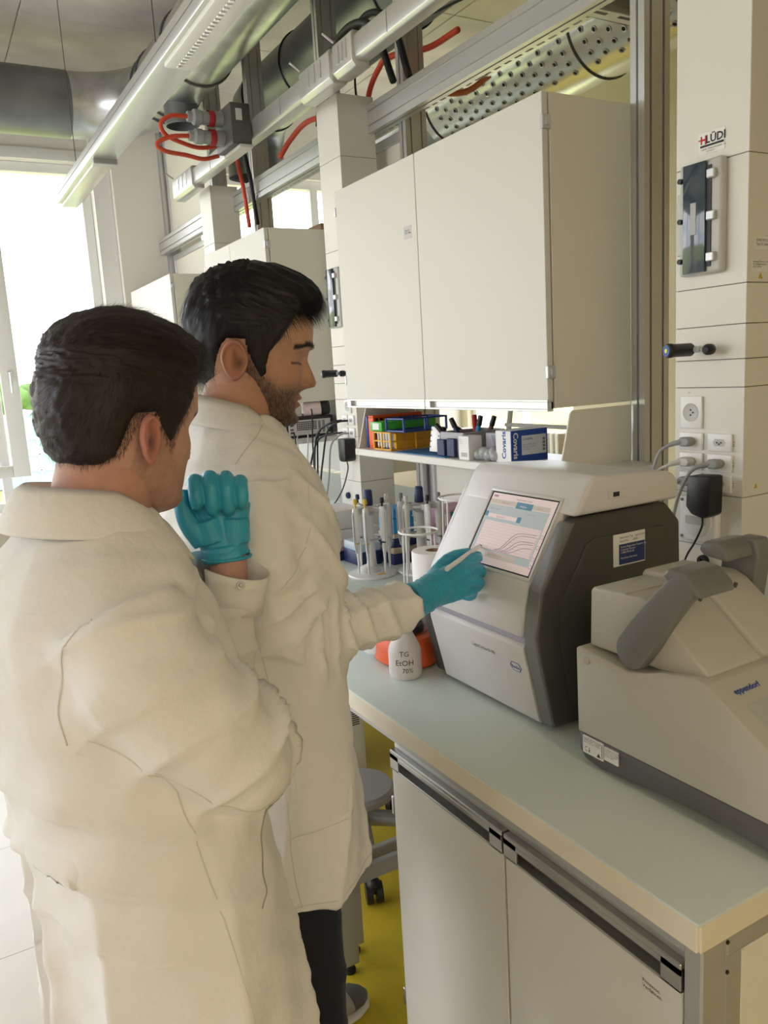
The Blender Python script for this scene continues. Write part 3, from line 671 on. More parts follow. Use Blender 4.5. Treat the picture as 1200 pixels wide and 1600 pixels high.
# --- bench in the neighbouring bay
t = thing('neighbour_bench', 'pale bench top of the neighbouring bay behind the frame', 'bench', (2.5, 3.5, 0))
box('top', M_TOP, t, (1.96, .4, .86), (2.54, 6.3, .895), .002, 1)
box('base', M_WHITE, t, (2.02, .4, 0), (2.50, 6.3, .86))
ra = thing('radiator', 'cream ribbed radiator below the window of the neighbouring bay', 'radiator', (4.5, 5.6, .1))
for k in range(22): part('rib', M_CREAM, ra, lambda b: b.box((4.47, 4.97+k*.065, .12), (4.58, 5.015+k*.065, 1.02), .012, 2))
box('pipe', M_CREAM, ra, (4.51, 4.95, .2), (4.55, 6.4, .24))

# ================================================================== WALL CABINETS AND SHELF
def wall_cabinet(y0, y1, label, ysplit=None):
    z0, z1, x0, x1 = 1.475, 2.293, 1.50, 1.80
    t = thing('wall_cabinet', label, 'cabinet', (1.66, (y0+y1)/2, z0), 'white wall cabinets')
    part('carcass', mat('cabinet_side', (.72, .69, .60), .45), t, lambda b: b.box((x0+.024, y0, z0), (1.8197, y1, z1), .0015, 1))
    ym = ysplit or (y0+y1)/2
    for a, c, hs in ((y0+.001, ym-.0015, -1), (ym+.0015, y1-.001, 1)):
        d = part('door', M_WHITE, t, lambda b: b.box((x0, a, z0+.024), (x0+.020, c, z1), .0015, 1))
        h = part('handle_strip', M_ALU2, d, lambda b: (b.box((x0-.002, a, z0+.019), (x0+.02, c, z0+.026), .001, 1), b.box((x0-.002, a, z0-.008), (x0+.02, c, z0-.001), .001, 1), b.box((x0-.002, a, z0-.001), (x0+.02, a+.03, z0+.019), .001, 1), b.box((x0-.002, c-.03, z0-.001), (x0+.02, c, z0+.019), .001, 1), b.box((x0+.012, a, z0-.001), (x0+.02, c, z0+.019))))
        for z in (z1-.075, z0+.10):
            yy = y0 if hs < 0 else y1
            part('hinge', M_SILVER, d, lambda b: (b.box((x0-.003, yy-.006, z-.018), (x0+.026, yy+.006, z+.018), .002, 1), b.box((x0+.004, yy-.009*(1 if hs < 0 else -1)-.002, z-.011), (x0+.018, yy+.003, z+.011), .002, 1)))
    return t
wc1 = wall_cabinet(1.705, 2.905, 'nearest white wall cabinet with two doors and a small paper label', 2.328)
box('paper_label', mat('label_grey2', (.55, .55, .55), .6), wc1, (1.4992, 2.362, 2.036), (1.5003, 2.410, 2.078))
text(wc1, 'TGu-19\nPCR · Kits', (1.499, 2.402, 2.060), (0, -1, 0), (0, 0, 1), .006, M_INK)
wall_cabinet(3.640, 4.540, 'middle white wall cabinet behind the dark haired man, half as near', 4.12)
wall_cabinet(5.262, 6.34, 'farthest white wall cabinet beside the window pier', 5.82)
sh = thing('wall_shelf', 'grey metal shelf with slanted side panels below the nearest wall cabinet', 'shelf', (1.66, 2.2, 1.27))
M_SHELF = mat('shelf_grey', (.66, .65, .62), .35, .15)
part('board', M_SHELF, sh, lambda b: b.box((1.52, 1.60, 1.272), (1.815, 2.905, 1.300), .003, 1))
for y in (1.70, 2.895):
    part('side_panel', M_CREAM, sh, lambda b: b.prism([(1.535, 1.301), (1.575, 1.455), (1.585, 1.465), (1.814, 1.465), (1.814, 1.301)], 'y', y, y+.006, .001, 1))
part('screw', M_SILVER, sh, lambda b: b.cyl((1.5185, 2.885, 1.286), (1.521, 2.885, 1.286), .005, n=10))
# ================================================================== REAL-TIME PCR INSTRUMENT
M_LCW = mat('pcr_white', (.66, .65, .65), .34)
M_LCD = mat('pcr_dark_side', (.060, .060, .055), .42, bump=.0001, bscale=500)
M_LCM = mat('pcr_mid_grey', (.16, .16, .16), .4)
lc = thing('pcr_instrument', 'white and dark grey desktop analyser with tilted touch screen on the worktop', 'laboratory instrument', (1.15, 1.306, .90))
# dark side cheeks
side = [(.968, .912), (.935, 1.06), (.930, 1.10), (.945, 1.185), (1.022, 1.302), (1.042, 1.312), (1.275, 1.312), (1.315, 1.27), (1.325, .912)]
far_side = [(.968, .912), (.935, 1.06), (.932, 1.095), (.96, 1.125), (1.315, 1.20), (1.325, .912)]
part('side_cheek', M_LCD, lc, lambda b: b.prism(side, 'y', 1.103, 1.140, .007, 3))
part('side_cheek', M_LCD, lc, lambda b: b.prism(far_side, 'y', 1.470, 1.507, .007, 3))
part('side_wing', M_LCW, lc, lambda b: b.prism([(.948, 1.12), (.953, 1.165), (1.055, 1.335), (1.075, 1.345), (1.29, 1.34), (1.30, 1.20), (.97, 1.11)], 'y', 1.466, 1.492, .006, 3))
c0 = [o for o in lc.children if o.name.startswith('side_cheek')][0]
# raised contour of the near cheek
inner = [(1.01, .95), (.985, 1.09), (.99, 1.16), (1.055, 1.262), (1.075, 1.27), (1.262, 1.268), (1.285, .95)]
part('cheek_inlay', M_LCD, c0, lambda b: b.prism(inner, 'y', 1.0995, 1.104, .003, 2))
for y0, y1 in ((1.1033, 1.1397),):
    part('cheek_front', M_LCM, lc, lambda b: b.prism([(.966, .914), (.933, 1.06), (.9275, 1.10), (.9425, 1.188), (1.020, 1.305), (1.032, 1.305), (.954, 1.185), (.940, 1.10), (.945, 1.06), (.978, .914)], 'y', y0+.001, y1-.001, .002, 1))
# white hood with sloping face: wide at the top, narrower between the cheeks
hood = [(.929, 1.088), (.9335, 1.150), (.947, 1.178), (1.068, 1.376), (1.084, 1.388), (1.295, 1.372), (1.312, 1.355), (1.312, 1.22), (1.0, 1.12)]
part('hood', M_LCW, lc, lambda b: b.prism(hood, 'y', 1.142, 1.468, .008, 3))
top = [(1.030, 1.3145), (1.068, 1.376), (1.084, 1.3885), (1.295, 1.3725), (1.314, 1.355), (1.314, 1.3145)]
def htop(b):
    b.prism(top, 'y', 1.104, 1.462, .012, 4)
part('hood_top', M_LCW, lc, htop)
part('core', M_LCM, lc, lambda b: b.prism([(.975, .918), (.955, 1.10), (1.03, 1.25), (1.30, 1.25), (1.30, .918)], 'y', 1.135, 1.475))
# lower drawer front, bulging slightly and tapering below
drw = [(.972, .908), (.9655, .912), (.931, 1.058), (.9305, 1.070), (.936, 1.078), (.96, 1.078), (.975, .908)]
part('drawer_front', M_LCW, lc, lambda b: b.prism(drw, 'y', 1.144, 1.466, .005, 3))
part('gap_strip', mat('lilac_grey', (.30, .29, .36), .35, .2), lc, lambda b: b.box((.937, 1.142, 1.070), (.962, 1.468, 1.098)))
for y in (1.15, 1.46):
    for x in (1.01, 1.28): part('foot', M_BLACK, lc, lambda b: b.cyl((x, y, .90), (x, y, .92), .014, n=14))
# screen on the slope
p0 = Vector((.947, 0, 1.178)); u = Vector((.121, 0, .198)).normalized(); nn = Vector((-u.z, 0, u.x)); yd = Vector((0, -1, 0))
def SC(y, s, h=0): return Vector((p0.x, y, p0.z))+u*s+nn*h
def quad_on(b, y0, y1, s0, s1, h): b.add([SC(y0, s0, h), SC(y1, s0, h), SC(y1, s1, h), SC(y0, s1, h)], [(0, 1, 2, 3)])
S0, S1, YA, YB = .026, .187, 1.366, 1.157       # screen limits (s up the slope, y from left to right)
def bez(b):
    w = .007
    for a in ((YA+w, YB-w, S1, S1+w), (YA+w, YB-w, S0-w, S0), (YA+w, YA, S0, S1), (YB, YB-w, S0, S1)):
        ys = sorted(a[:2]); b.obox(SC(sum(ys)/2, (a[2]+a[3])/2, .0005), yd, u, nn, abs(a[1]-a[0])/2, (a[3]-a[2])/2, .0022, .0012, 2)
part('screen_bezel', M_LCW, lc, bez)
M_SCR = mat('screen_black', (.02, .02, .022), .15)
sc = part('touch_screen', M_SCR, lc, lambda b: b.obox(SC((YA+YB)/2, (S0+S1)/2, .0004), yd, u, nn, abs(YA-YB)/2, (S1-S0)/2, .0006))
def emis(name, c, s=.30): return mat(name, c, .25, emit=c, estr=s)
E_PINK = emis('display_pink', (.72, .60, .60)); E_GRY = emis('display_grey', (.42, .47, .50)); E_TAB = emis('display_teal', (.10, .24, .33)); E_OLV = emis('display_olive', (.52, .46, .42))
E_LINE = emis('display_line', (.35, .22, .26)); E_CURVE = emis('display_curve', (.22, .12, .20)); E_GRID = emis('display_grid', (.56, .45, .46))
W = YA-YB; HH = S1-S0
def gq(x0, x1, y0, y1, h):  # fractions of the screen, x from left, y from top
    return (YA-.004-x0*(W-.008), YA-.004-x1*(W-.008), S1-.003-y1*(HH-.006), S1-.003-y0*(HH-.006), h)
def graphics(b):
    def q(m, *a): b.cur = m; quad_on(b, *gq(*a))
    q(0, 0, 1, 0, 1, .0012)
    q(3, 0, .94, .09, .155, .00125); q(2, .43, .68, .085, .175, .0013)
    q(1, 0, .95, .165, .97, .00122); q(0, 0, 1, .90, 1, .0013); q(0, .955, 1, 0, 1, .0013)
    q(0, .06, .52, .30, .355, .0013); q(2, .0, .055, .275, .345, .00132); q(2, .525, .585, .285, .365, .00132)
    q(0, .05, .93, .40, .80, .00128)
    for k in range(9): q(6, .05, .93, .425+.042*k, .429+.042*k, .0013)
    for k in range(24): q(6, .06+.0365*k, .0615+.0365*k, .40, .80, .0013)
    q(3, 0, .74, .815, .895, .0013); q(1, .74, .95, .815, .895, .00132)
    for y in (.46, .60, .76, .86): q(4, .955, .995, y, y+.05, .00135); q(0, .959, .991, y+.005, y+.045, .00138)
    q(4, .03, .10, .03, .06, .0013)
    q(4, .10, .92, .795, .80, .0014); q(4, .915, .92, .50, .80, .0014)
part('display_picture', [E_PINK, E_GRY, E_TAB, E_OLV, E_LINE, E_CURVE, E_GRID], sc, graphics, 0)
def curves(b):
    for c, (x0, top_) in enumerate([(.42, .50), (.45, .53), (.50, .60), (.54, .63), (.60, .68)]):
        P = []
        for t in np.linspace(0, 1, 18):
            xx = x0-.05+t*(.90-x0+.05); g = 1/(1+math.exp(-(xx-x0-.10)*26)); yy = .79-g*(.79-top_)-.02*t
            a = gq(xx, xx, yy, yy, 0); P.append(SC(a[0], a[2], .0015))
        b.tube(P, .00055, 4)
part('amplification_curves', E_CURVE, sc, curves)
def stext(s, fx, fy, h, m):
    a = gq(fx, fx, fy, fy, 0); text(sc, s, SC(a[0], a[2], .0014), yd, u, h, m, name='display_text')
stext('Amplification Curves', .40, .065, .0042, E_LINE); stext('Analysis', .49, .150, .0048, E_PINK); stext('Experiment', .20, .135, .0038, E_LINE); stext('Report', .76, .135, .0038, E_LINE)
stext('Abs Quant 1', .20, .342, .0040, E_LINE); stext('Cycle  10  20  30  40', .30, .868, .0038, E_LINE); stext('Sample   Subset  ▾', .05, .238, .0036, E_LINE); stext('Well  Color  ▾', .64, .238, .0036, E_LINE)
# name and hexagonal maker's badge on the drawer
dn = Vector((drw[2][0]-drw[1][0], 0, drw[2][1]-drw[1][1])).normalized()
def DR_(y, z): t = (z-.912)/(1.058-.912); return Vector((.9655+(.931-.9655)*t, y, z))
text(lc, 'LightCycler® 96', DR_(1.318, 1.030)+Vector((-.0004, 0, 0)), yd, dn, .0085, mat('print_grey', (.16, .16, .16), .5), name='model_name')
def hexa(b, r, h):
    c = DR_(1.178, 1.022)+Vector((-h, 0, 0))
    P = [c+yd*(a*r)+dn*(q*r) for a, q in ((-1.45, 0), (-.85, .8), (.85, .8), (1.45, 0), (.85, -.8), (-.85, -.8))]
    b.add(P, [(0, 5, 4, 3, 2, 1)])
bd = part('maker_badge', M_BLUE, lc, lambda b: hexa(b, .0125, .0005), 0)
part('badge_field', M_LCW, bd, lambda b: hexa(b, .0108, .0007), 0)
text(bd, 'Roche', DR_(1.178, 1.0185)+Vector((-.0008, 0, 0)), yd, dn, .0072, M_BLUE, align='CENTER', bold=.001)
# usb port recess and data-plate on the near side
up = part('port_recess', M_LCW, lc, lambda b: b.box((1.115, 1.1025, 1.338), (1.170, 1.105, 1.356), .006, 3))
box('usb_port', M_BLACK, up, (1.127, 1.1018, 1.342), (1.143, 1.1028, 1.351))
ds = part('data_plate', M_PAPER, lc, lambda b: b.box((1.122, 1.0975, 1.204), (1.208, 1.0998, 1.268), .003, 2))
box('plate_field', mat('plate_blue', (.015, .035, .16), .4), ds, (1.136, 1.0970, 1.207), (1.206, 1.0977, 1.247))
text(ds, 'Instrument Typ   LightCycler 96', (1.137, 1.0966, 1.259), (1, 0, 0), (0, 0, 1), .0042, M_INK)
text(ds, 'Serial No.       10202', (1.137, 1.0966, 1.2515), (1, 0, 0), (0, 0, 1), .0042, M_INK)
text(ds, 'Roche Diagnostics Custom. Inc.\nCustomer Service\n1-0800 00 66 60\n\nMannheim Germany', (1.139, 1.0966, 1.240), (1, 0, 0), (0, 0, 1), .0040, M_PAPER)
# power leads behind are separate things (see cables)

# ================================================================== THERMAL CYCLER
M_EP = mat('cycler_warm_grey', (.50, .48, .42), .40)
M_EPB = mat('cycler_base_grey', (.115, .115, .115), .42)
M_EPH = mat('cycler_handle_grey', (.17, .17, .165), .38)
ep = thing('thermal_cycler', 'warm grey thermal cycler with thick lever handle on the near worktop', 'laboratory instrument', (1.06, .76, .90))
XA, XZ = .932, 1.192
body = [(1.000, .9595), (1.002, 1.112), (.995, 1.117), (.930, 1.110), (.885, 1.104), (.850, 1.112), (.820, 1.122), (.755, 1.134), (.735, 1.130), (.47, .965), (.462, .9595)]
part('housing', M_EP, ep, lambda b: b.prism(body, 'x', XA, XZ, .006, 3))
base = [(.998, .9585), (.998, .925), (.985, .912), (.945, .906), (.90, .912), (.80, .920), (.70, .922), (.60, .915), (.53, .904), (.465, .904), (.462, .9585)]
bs = part('base', M_EPB, ep, lambda b: b.prism(base, 'x', XA+.002, XZ-.002, .003, 2))
for y in (.95, .50):
    for x in (.97, 1.15): part('foot', M_BLACK, bs, lambda b: b.cyl((x, y, .90), (x, y, .912), .012, n=12))
# lid in two halves with a step between
lidp = [(.985, 1.118), (.982, 1.216), (.976, 1.224), (.868, 1.228), (.845, 1.219), (.742, 1.136), (.75, 1.128), (.80, 1.118)]
part('lid', M_EP, ep, lambda b: b.prism(lidp, 'x', .948, 1.072, .006, 3))
lidq = [(.985, 1.118), (.982, 1.224), (.976, 1.234), (.868, 1.237), (.845, 1.228), (.736, 1.143), (.75, 1.128), (.80, 1.118)]
part('lid_half', M_EP, ep, lambda b: b.prism(lidq, 'x', 1.070, 1.176, .006, 3))
part('lid_seam', M_EP, ep, lambda b: b.box((.948, .900, 1.2265), (1.07, .9025, 1.2285)))
for x, y in ((1.045, .838), (1.128, .836)): part('rivet', M_DGREY, ep, lambda b: b.cyl((x, y, 1.211 if x < 1.1 else 1.218), (x, y-.004, 1.2185 if x < 1.1 else 1.2265), .0032, n=10))
part('side_plug', M_EP, ep, lambda b: b.lathe([(0, .0018), (.006, .0018), (.007, .0008), (.007, 0)], (XA, .978, 1.095), (-1, 0, 0), 18))
# lever handle: two arms with inward bars
def arm(b, x0, x1, xi):
    path = [(.873, 1.143), (.853, 1.170), (.822, 1.213), (.785, 1.258), (.765, 1.274)]
    prof = []
    wid = [.030, .030, .027, .023, .020]
    P = [Vector((p[0], p[1])) for p in path]
    L, Rr = [], []
    for i, p in enumerate(P):
        t = (P[min(i+1, 4)]-P[max(i-1, 0)]).normalized(); n = Vector((-t.y, t.x)); L.append(p+n*wid[i]); Rr.append(p-n*wid[i])
    t0 = (P[1]-P[0]).normalized(); n0 = Vector((-t0.y, t0.x))
    cap = [P[0]+(-t0*math.sin(a)+n0*math.cos(a))*wid[0] for a in np.linspace(0, math.pi, 12)][1:-1]
    out = [tuple(v) for v in Rr[::-1]]
    out = [tuple(v) for v in L[::-1]]+[tuple(v) for v in cap]+[tuple(v) for v in Rr]
    b.prism(out, 'x', x0, x1, .004, 2)
def bar(b, x0, x1, dz=0):
    b.prism([(.742, 1.256+dz), (.748, 1.272+dz), (.770, 1.290+dz), (.800, 1.293+dz), (.812, 1.280+dz), (.800, 1.268+dz), (.775, 1.262+dz)], 'x', x0, x1, .006, 3)
hd = part('lever_handle', M_EPH, ep, lambda b: (arm(b, .925, .949, 1.0), bar(b, .926, 1.008)))
part('lever_handle', M_EPH, ep, lambda b: (b.prism([(.855, 1.115), (.838, 1.19), (.828, 1.262), (.835, 1.292), (.872, 1.292), (.898, 1.272), (.905, 1.20), (.905, 1.115)], 'x', 1.178, 1.215, .005, 3), b.prism([(.838, 1.262), (.842, 1.284), (.86, 1.294), (.885, 1.292), (.896, 1.276), (.885, 1.266)], 'x', 1.112, 1.19, .006, 3)))
# control panel on the slope
su = Vector((0, .735-.47, 1.130-.965)).normalized(); sx = Vector((1, 0, 0)); sn = sx.cross(su)
def EP_(x, s, h=.0006): return Vector((x, .735, 1.130))-su*s+sn*h
text(ep, 'eppendorf', EP_(.966, .030), sx, su, .0098, M_BLUE, name='maker_name', bold=.002)
pn = part('control_panel', mat('panel_grey_blue', (.46, .47, .44), .3), ep, lambda b: b.obox(EP_(1.075, .150, .0005), sx, su, sn, .110, .100, .0008, .0006, 1))
box_scr = part('display', mat('display_dark', (.012, .013, .010), .08), pn, lambda b: b.obox(EP_(1.095, .145, .0012), sx, su, sn, .072, .078, .0008, .0005, 1))
part('display_frame', M_LGREY, pn, lambda b: b.obox(EP_(1.095, .145, .0009), sx, su, sn, .0745, .0805, .0006))
for s, m, r, lab in ((.088, M_PAPER, .0075, ''), (.125, M_BLUE, .0095, 'exit'), (.155, M_BLUE, .0095, 'start')):
    bt = part('button', m, pn, lambda b: b.lathe([(0, .0016), (r*.9, .0014), (r, .0004), (r, 0)], EP_(.994, s, .0012), sn, 20))
    if lab: text(bt, lab, EP_(.994, s+.002, .0030), sx, su, .0042, M_PAPER, align='CENTER')
    else: part('power_ring', M_GREY, bt, lambda b: b.tube([EP_(.994+.0042*math.cos(a), s+.0042*math.sin(a), .0029) for a in np.linspace(-1.1, 4.2, 14)], .0006, 5))
# rating labels on the base
lb = box('rating_label', M_PAPER, ep, (XA-.0004, .940, .9245), (XA+.004, .988, .9560))
text(lb, 'Eppendorf AG 22331 Hamburg\n6313BO600000   100-240V\nMade in Germany  50-60Hz', (XA-.0005, .986, .9520), (0, -1, 0), (0, 0, 1), .0026, M_INK)
text(lb, 'CE', (XA-.0005, .984, .9285), (0, -1, 0), (0, 0, 1), .0095, M_INK, bold=-.001)
part('warning_mark', M_INK, lb, lambda b: b.prism([(.9545, .9275), (.9455, .9275), (.950, .9355)], 'x', XA-.0006, XA-.0003))
for k in range(9): box('bar_code', M_INK, lb, (XA-.0006, .9411, .9285+k*.0026), (XA-.0003, .9435, .9299+k*.0026))
lb2 = box('service_label', M_PAPER, ep, (XA-.0004, .906, .9295), (XA+.004, .937, .9535))
text(lb2, 'For Research Use only\nNot for use in diagnostic\nSafety: see manual\nService  2021', (XA-.0005, .9355, .9490), (0, -1, 0), (0, 0, 1), .0028, M_INK)

# ================================================================== PLUGS AND LEADS AT THE NEAR COLUMN
def plug(b, y, z, x=1.622):
    b.prism([(y-.017, z), (y-.010, z+.011), (y+.014, z+.011), (y+.019, z), (y+.014, z-.011), (y-.010, z-.011)], 'x', x-.024, x, .003, 1)
def lead(pts, y, z, m, label, r=.0042):
    t = thing('power_lead', label, 'cable', (1.6, y, z), 'power leads at the near service column')
    part('plug', m, t, lambda b: plug(b, y, z)); part('bend_relief', m, t, lambda b: b.tube([(1.604, y+.010, z), (1.595, y+.026, z-.004), (1.588, y+.040, z-.010)], [.0075, .0062, .0048], 8))
    part('cord', m, t, lambda b: b.tube(spline([(1.588, y+.038, z-.010)]+pts, 8), r, 8), 180)
lead([(1.580, 1.39, 1.365), (1.565, 1.40, 1.31), (1.545, 1.40, 1.22), (1.50, 1.38, 1.05), (1.46, 1.36, .93)], 1.332, 1.392, M_CABGREY, 'grey power lead in the topmost socket of the left row')
lead([(1.585, 1.395, 1.32), (1.575, 1.42, 1.28), (1.555, 1.42, 1.18), (1.50, 1.42, .98), (1.46, 1.42, .92)], 1.332, 1.343, M_LGREY, 'pale power lead in the middle socket of the left row')
lead([(1.582, 1.40, 1.265), (1.57, 1.41, 1.22), (1.54, 1.40, 1.08), (1.48, 1.30, .93)], 1.332, 1.295, M_CABGREY, 'grey power lead in the lowest socket of the left row')
lead([(1.580, 1.303, 1.315), (1.568, 1.322, 1.26), (1.556, 1.335, 1.17), (1.545, 1.34, 1.05), (1.52, 1.335, .92)], 1.250, 1.343, M_CABGREY, 'grey power lead in the middle socket of the right row')
ad = thing('power_adapter', 'bulky black power adapter plugged into the near service column', 'adapter', (1.60, 1.262, 1.22))
part('adapter_body', M_BLACK, ad, lambda b: b.prism([(1.235, 1.318), (1.300, 1.315), (1.305, 1.24), (1.288, 1.222), (1.255, 1.214), (1.236, 1.225)], 'x', 1.572, 1.622, .006, 2))
part('cord', M_RUBBER, ad, lambda b: b.tube(spline([(1.595, 1.272, 1.218), (1.595, 1.274, 1.19), (1.59, 1.29, 1.15), (1.585, 1.315, 1.10), (1.57, 1.325, 1.0), (1.55, 1.32, .915)], 8), .0026, 6), 180)
# ================================================================== THINGS ON THE WALL SHELF
ZS = 1.300
M_ORG = mat('rack_orange', (.80, .10, .02), .4); M_GRN = mat('rack_green', (.05, .42, .05), .4); M_YEL = mat('rack_yellow', (.80, .42, .03), .4)
M_RBL = mat('rack_blue', (.02, .06, .26), .4); M_CLEAR = mat('clear_plastic', (.85, .87, .88), .12, trans=.6)
def rack_upright(name, m, y0, y1, x0, x1, z0, z1, label, nx=10, nz=4):
    t = thing(name, label, 'tube rack', ((x0+x1)/2, (y0+y1)/2, z0), 'tube racks on the shelf')
    fr = part('frame', m, t, lambda b: (b.box((x0, y0, z0), (x1, y1, z0+.008), .002, 1), b.box((x0, y0, z1-.008), (x1, y1, z1), .002, 1), b.box((x0, y0, z0+.008), (x0+.008, y1, z1-.008), .002, 1), b.box((x1-.008, y0, z0+.008), (x1, y1, z1-.008), .002, 1)))
    def grid(b):
        for yy in (y0+.002, y1-.005):
            dx = (x1-x0-.016)/nx; dz = (z1-z0-.016)/nz
            for i in range(nx+1): b.box((x0+.008+i*dx-.003, yy, z0+.008), (x0+.008+i*dx+.003, yy+.003, z1-.008))
            for j in range(nz+1): b.box((x0+.008, yy, z0+.008+j*dz-.003), (x1-.008, yy+.003, z0+.008+j*dz+.003))
    part('hole_grid', m, fr, grid, 0)
    return t
solo_box('folder', M_RBL, (1.565, 2.868, ZS), (1.80, 2.884, ZS+.128), 'navy blue folder standing behind the orange rack', 'folder', .002, 1)
rack_upright('tube_rack', M_ORG, 2.82, 2.862, 1.565, 1.80, ZS, ZS+.130, 'bright orange tube rack standing upright on its edge')
t = thing('tube_rack', 'orange yellow wire rack holding white tubes', 'tube rack', (1.68, 2.72, ZS), 'tube racks on the shelf')
def yr(b):
    for z in (ZS+.003, ZS+.035, ZS+.068):
        b.tube([(1.545, 2.655, z), (1.78, 2.655, z), (1.78, 2.785, z), (1.545, 2.785, z)], .003, 6, closed=True)
    for x, y in ((1.545, 2.655), (1.78, 2.655), (1.545, 2.785), (1.78, 2.785), (1.545, 2.72), (1.66, 2.655)): b.tube([(x, y, ZS), (x, y, ZS+.070)], .004, 6)
part('wire_frame', M_YEL, t, yr)
box('board', M_YEL, t, (1.575, 2.664, ZS+.006), (1.775, 2.68, ZS+.064))
tm = MB().lathe([(0, 0), (.004, .004), (.0052, .012), (.0052, .052), (.0062, .052), (.0062, .060), (0, .061)], n=10).mesh('tube', M_PWHITE)
for i in range(5):
    for j in range(10):
        o = bpy.data.objects.new('sample_tube', tm); COL.objects.link(o); o.parent = t; o.location = Vector((1.56+.021*j, 2.688+.021*i, ZS+.006))-_org(t)
t = thing('tube_rack', 'green microtube rack lying flat on the yellow rack', 'tube rack', (1.68, 2.75, ZS+.072), 'tube racks on the shelf')
part('deck', M_GRN, t, lambda b: b.box((1.545, 2.72, ZS+.072), (1.80, 2.812, ZS+.108), .003, 2))
wl_ = MB().lathe([(.003, .0), (.0045, .0015), (.0055, .0015), (.006, 0)], n=8).mesh('well', M_GRN)
for i in range(4):
    for j in range(8):
        o = bpy.data.objects.new('well', wl_); COL.objects.link(o); o.parent = t; o.location = Vector((1.56+.03*j, 2.733+.021*i, ZS+.1075))-_org(t)
box('label_strip', M_PAPER, t, (1.5443, 2.74, ZS+.078), (1.5453, 2.79, ZS+.102))
t = thing('wire_rack', 'empty blue rod rack standing on the yellow rack', 'tube rack', (1.66, 2.62, ZS+.072), 'tube racks on the shelf')
def br_(b):
    for z in (ZS+.076, ZS+.122): b.tube([(1.55, 2.56, z), (1.74, 2.56, z), (1.74, 2.69, z), (1.55, 2.69, z)], .0035, 6, closed=True)
    for x, y in ((1.55, 2.56), (1.74, 2.56), (1.74, 2.69), (1.55, 2.69), (1.645, 2.56)): b.tube([(x, y, ZS+.073), (x, y, ZS+.124)], .005, 6)
part('rods', M_RBL, t, br_)
box('cross_plate', M_RBL, t, (1.55, 2.56, ZS+.0735), (1.74, 2.69, ZS+.0755))
solo_box('blue_mat', mat('mat_blue', (.03, .16, .36), .5), (1.53, 2.27, ZS), (1.70, 2.60, ZS+.003), 'thin blue plastic sheet lying at the shelf edge', 'sheet')
t = thing('handheld_timer', 'white handheld device with black back leaning on the shelf', 'device', (1.57, 2.40, ZS+.003))
ax, az = Vector((0, 1, 0)), Vector((.22, .10, .97)).normalized(); ay = az.cross(ax).normalized()
part('back_shell', M_BLACK, t, lambda b: b.obox((1.585, 2.385, ZS+.052), ax, ay, az, .033, .011, .047, .006, 2))
fp = part('face_plate', M_PWHITE, t, lambda b: b.obox(Vector((1.585, 2.387, ZS+.052))-ay*.0105*(1 if ay.x > 0 else -1), ax, ay, az, .030, .004, .045, .003, 2))
sgn = -1 if ay.x > 0 else 1
for k in range(4):
    for q in (-1, 1): part('clip', M_BLACK, fp, lambda b: b.obox(Vector((1.585, 2.387, ZS+.052))+ay*.0150*sgn+ax*(.024*q)+az*(.032-.02*k), ax, ay, az, .0025, .001, .0025))
t = thing('grey_organiser', 'grey plastic organiser box with navy blocks and markers inside', 'organiser', (1.62, 2.28, ZS))
part('tray', mat('organiser_grey', (.40, .40, .44), .4), t, lambda b: (b.box((1.56, 2.20, ZS+.003), (1.74, 2.335, ZS+.010)), b.box((1.56, 2.20, ZS+.01), (1.566, 2.335, ZS+.085), .002, 1), b.box((1.734, 2.20, ZS+.01), (1.74, 2.335, ZS+.085), .002, 1), b.box((1.566, 2.20, ZS+.01), (1.734, 2.206, ZS+.085), .002, 1), b.box((1.566, 2.329, ZS+.01), (1.734, 2.335, ZS+.085), .002, 1)))
for k, (y, h) in enumerate(((2.315, .06), (2.255, .065))): part('front_block', M_NAVY, t, lambda b: b.box((1.545, y-.022, ZS+.003), (1.5595, y+.022, ZS+h), .002, 1))
for k, (x, y, m, dx, dy, dz, nm) in enumerate([(1.60, 2.30, M_NAVY, -.3, .5, .62, 'navy marker leaning left out of the grey organiser'), (1.62, 2.28, M_NAVY, -.2, .3, .8, 'navy marker standing upright in the grey organiser'), (1.66, 2.26, M_INKRED, .1, .2, .8, 'red capped marker in the grey organiser'), (1.64, 2.245, mat('marker_blue', (.03, .25, .50), .4), .1, -.2, .85, 'light blue marker in the grey organiser'), (1.68, 2.235, mat('marker_brown', (.16, .06, .04), .4), .1, -.3, .8, 'brown marker in the grey organiser'), (1.70, 2.30, M_LGREY, -.4, .6, .5, 'grey marker lying across the grey organiser')]):
    d = Vector((dx, dy, dz)).normalized(); p = Vector((x, y, ZS+.030))
    mk = thing('marker_pen', nm, 'pen', p, 'markers in the grey organiser')
    part('barrel', m, mk, lambda b: b.lathe([(0, 0), (.008, .001), (.0085, .004), (.0085, .070), (.0065, .074), (0, .074)], p, d, 12))
    part('cap', M_BLACK if k != 2 else M_INKRED, mk, lambda b: b.lathe([(0, .076), (.009, .074), (.0095, .080), (.0085, .108), (0, .110)], p, d, 12))
t = thing('white_carton', 'small white carton with printed text beside the grey organiser', 'box', (1.555, 2.165, ZS))
part('carton', M_PAPER, t, lambda b: b.box((1.535, 2.135, ZS), (1.59, 2.192, ZS+.078), .0015, 1))
text(t, 'Glove\nNitrile\n100 pcs', (1.5347, 2.187, ZS+.066), (0, -1, 0), (0, 0, 1), .005, mat('print_soft', (.45, .45, .45), .6)); 
for k in range(7): box('bar_code', M_GREY, t, (1.5346, 2.145+k*.005, ZS+.010), (1.535, 2.147+k*.005, ZS+.024))
t = thing('glove_box', 'long grey tissue box on the shelf beside the blue box', 'box', (1.66, 2.09, ZS))
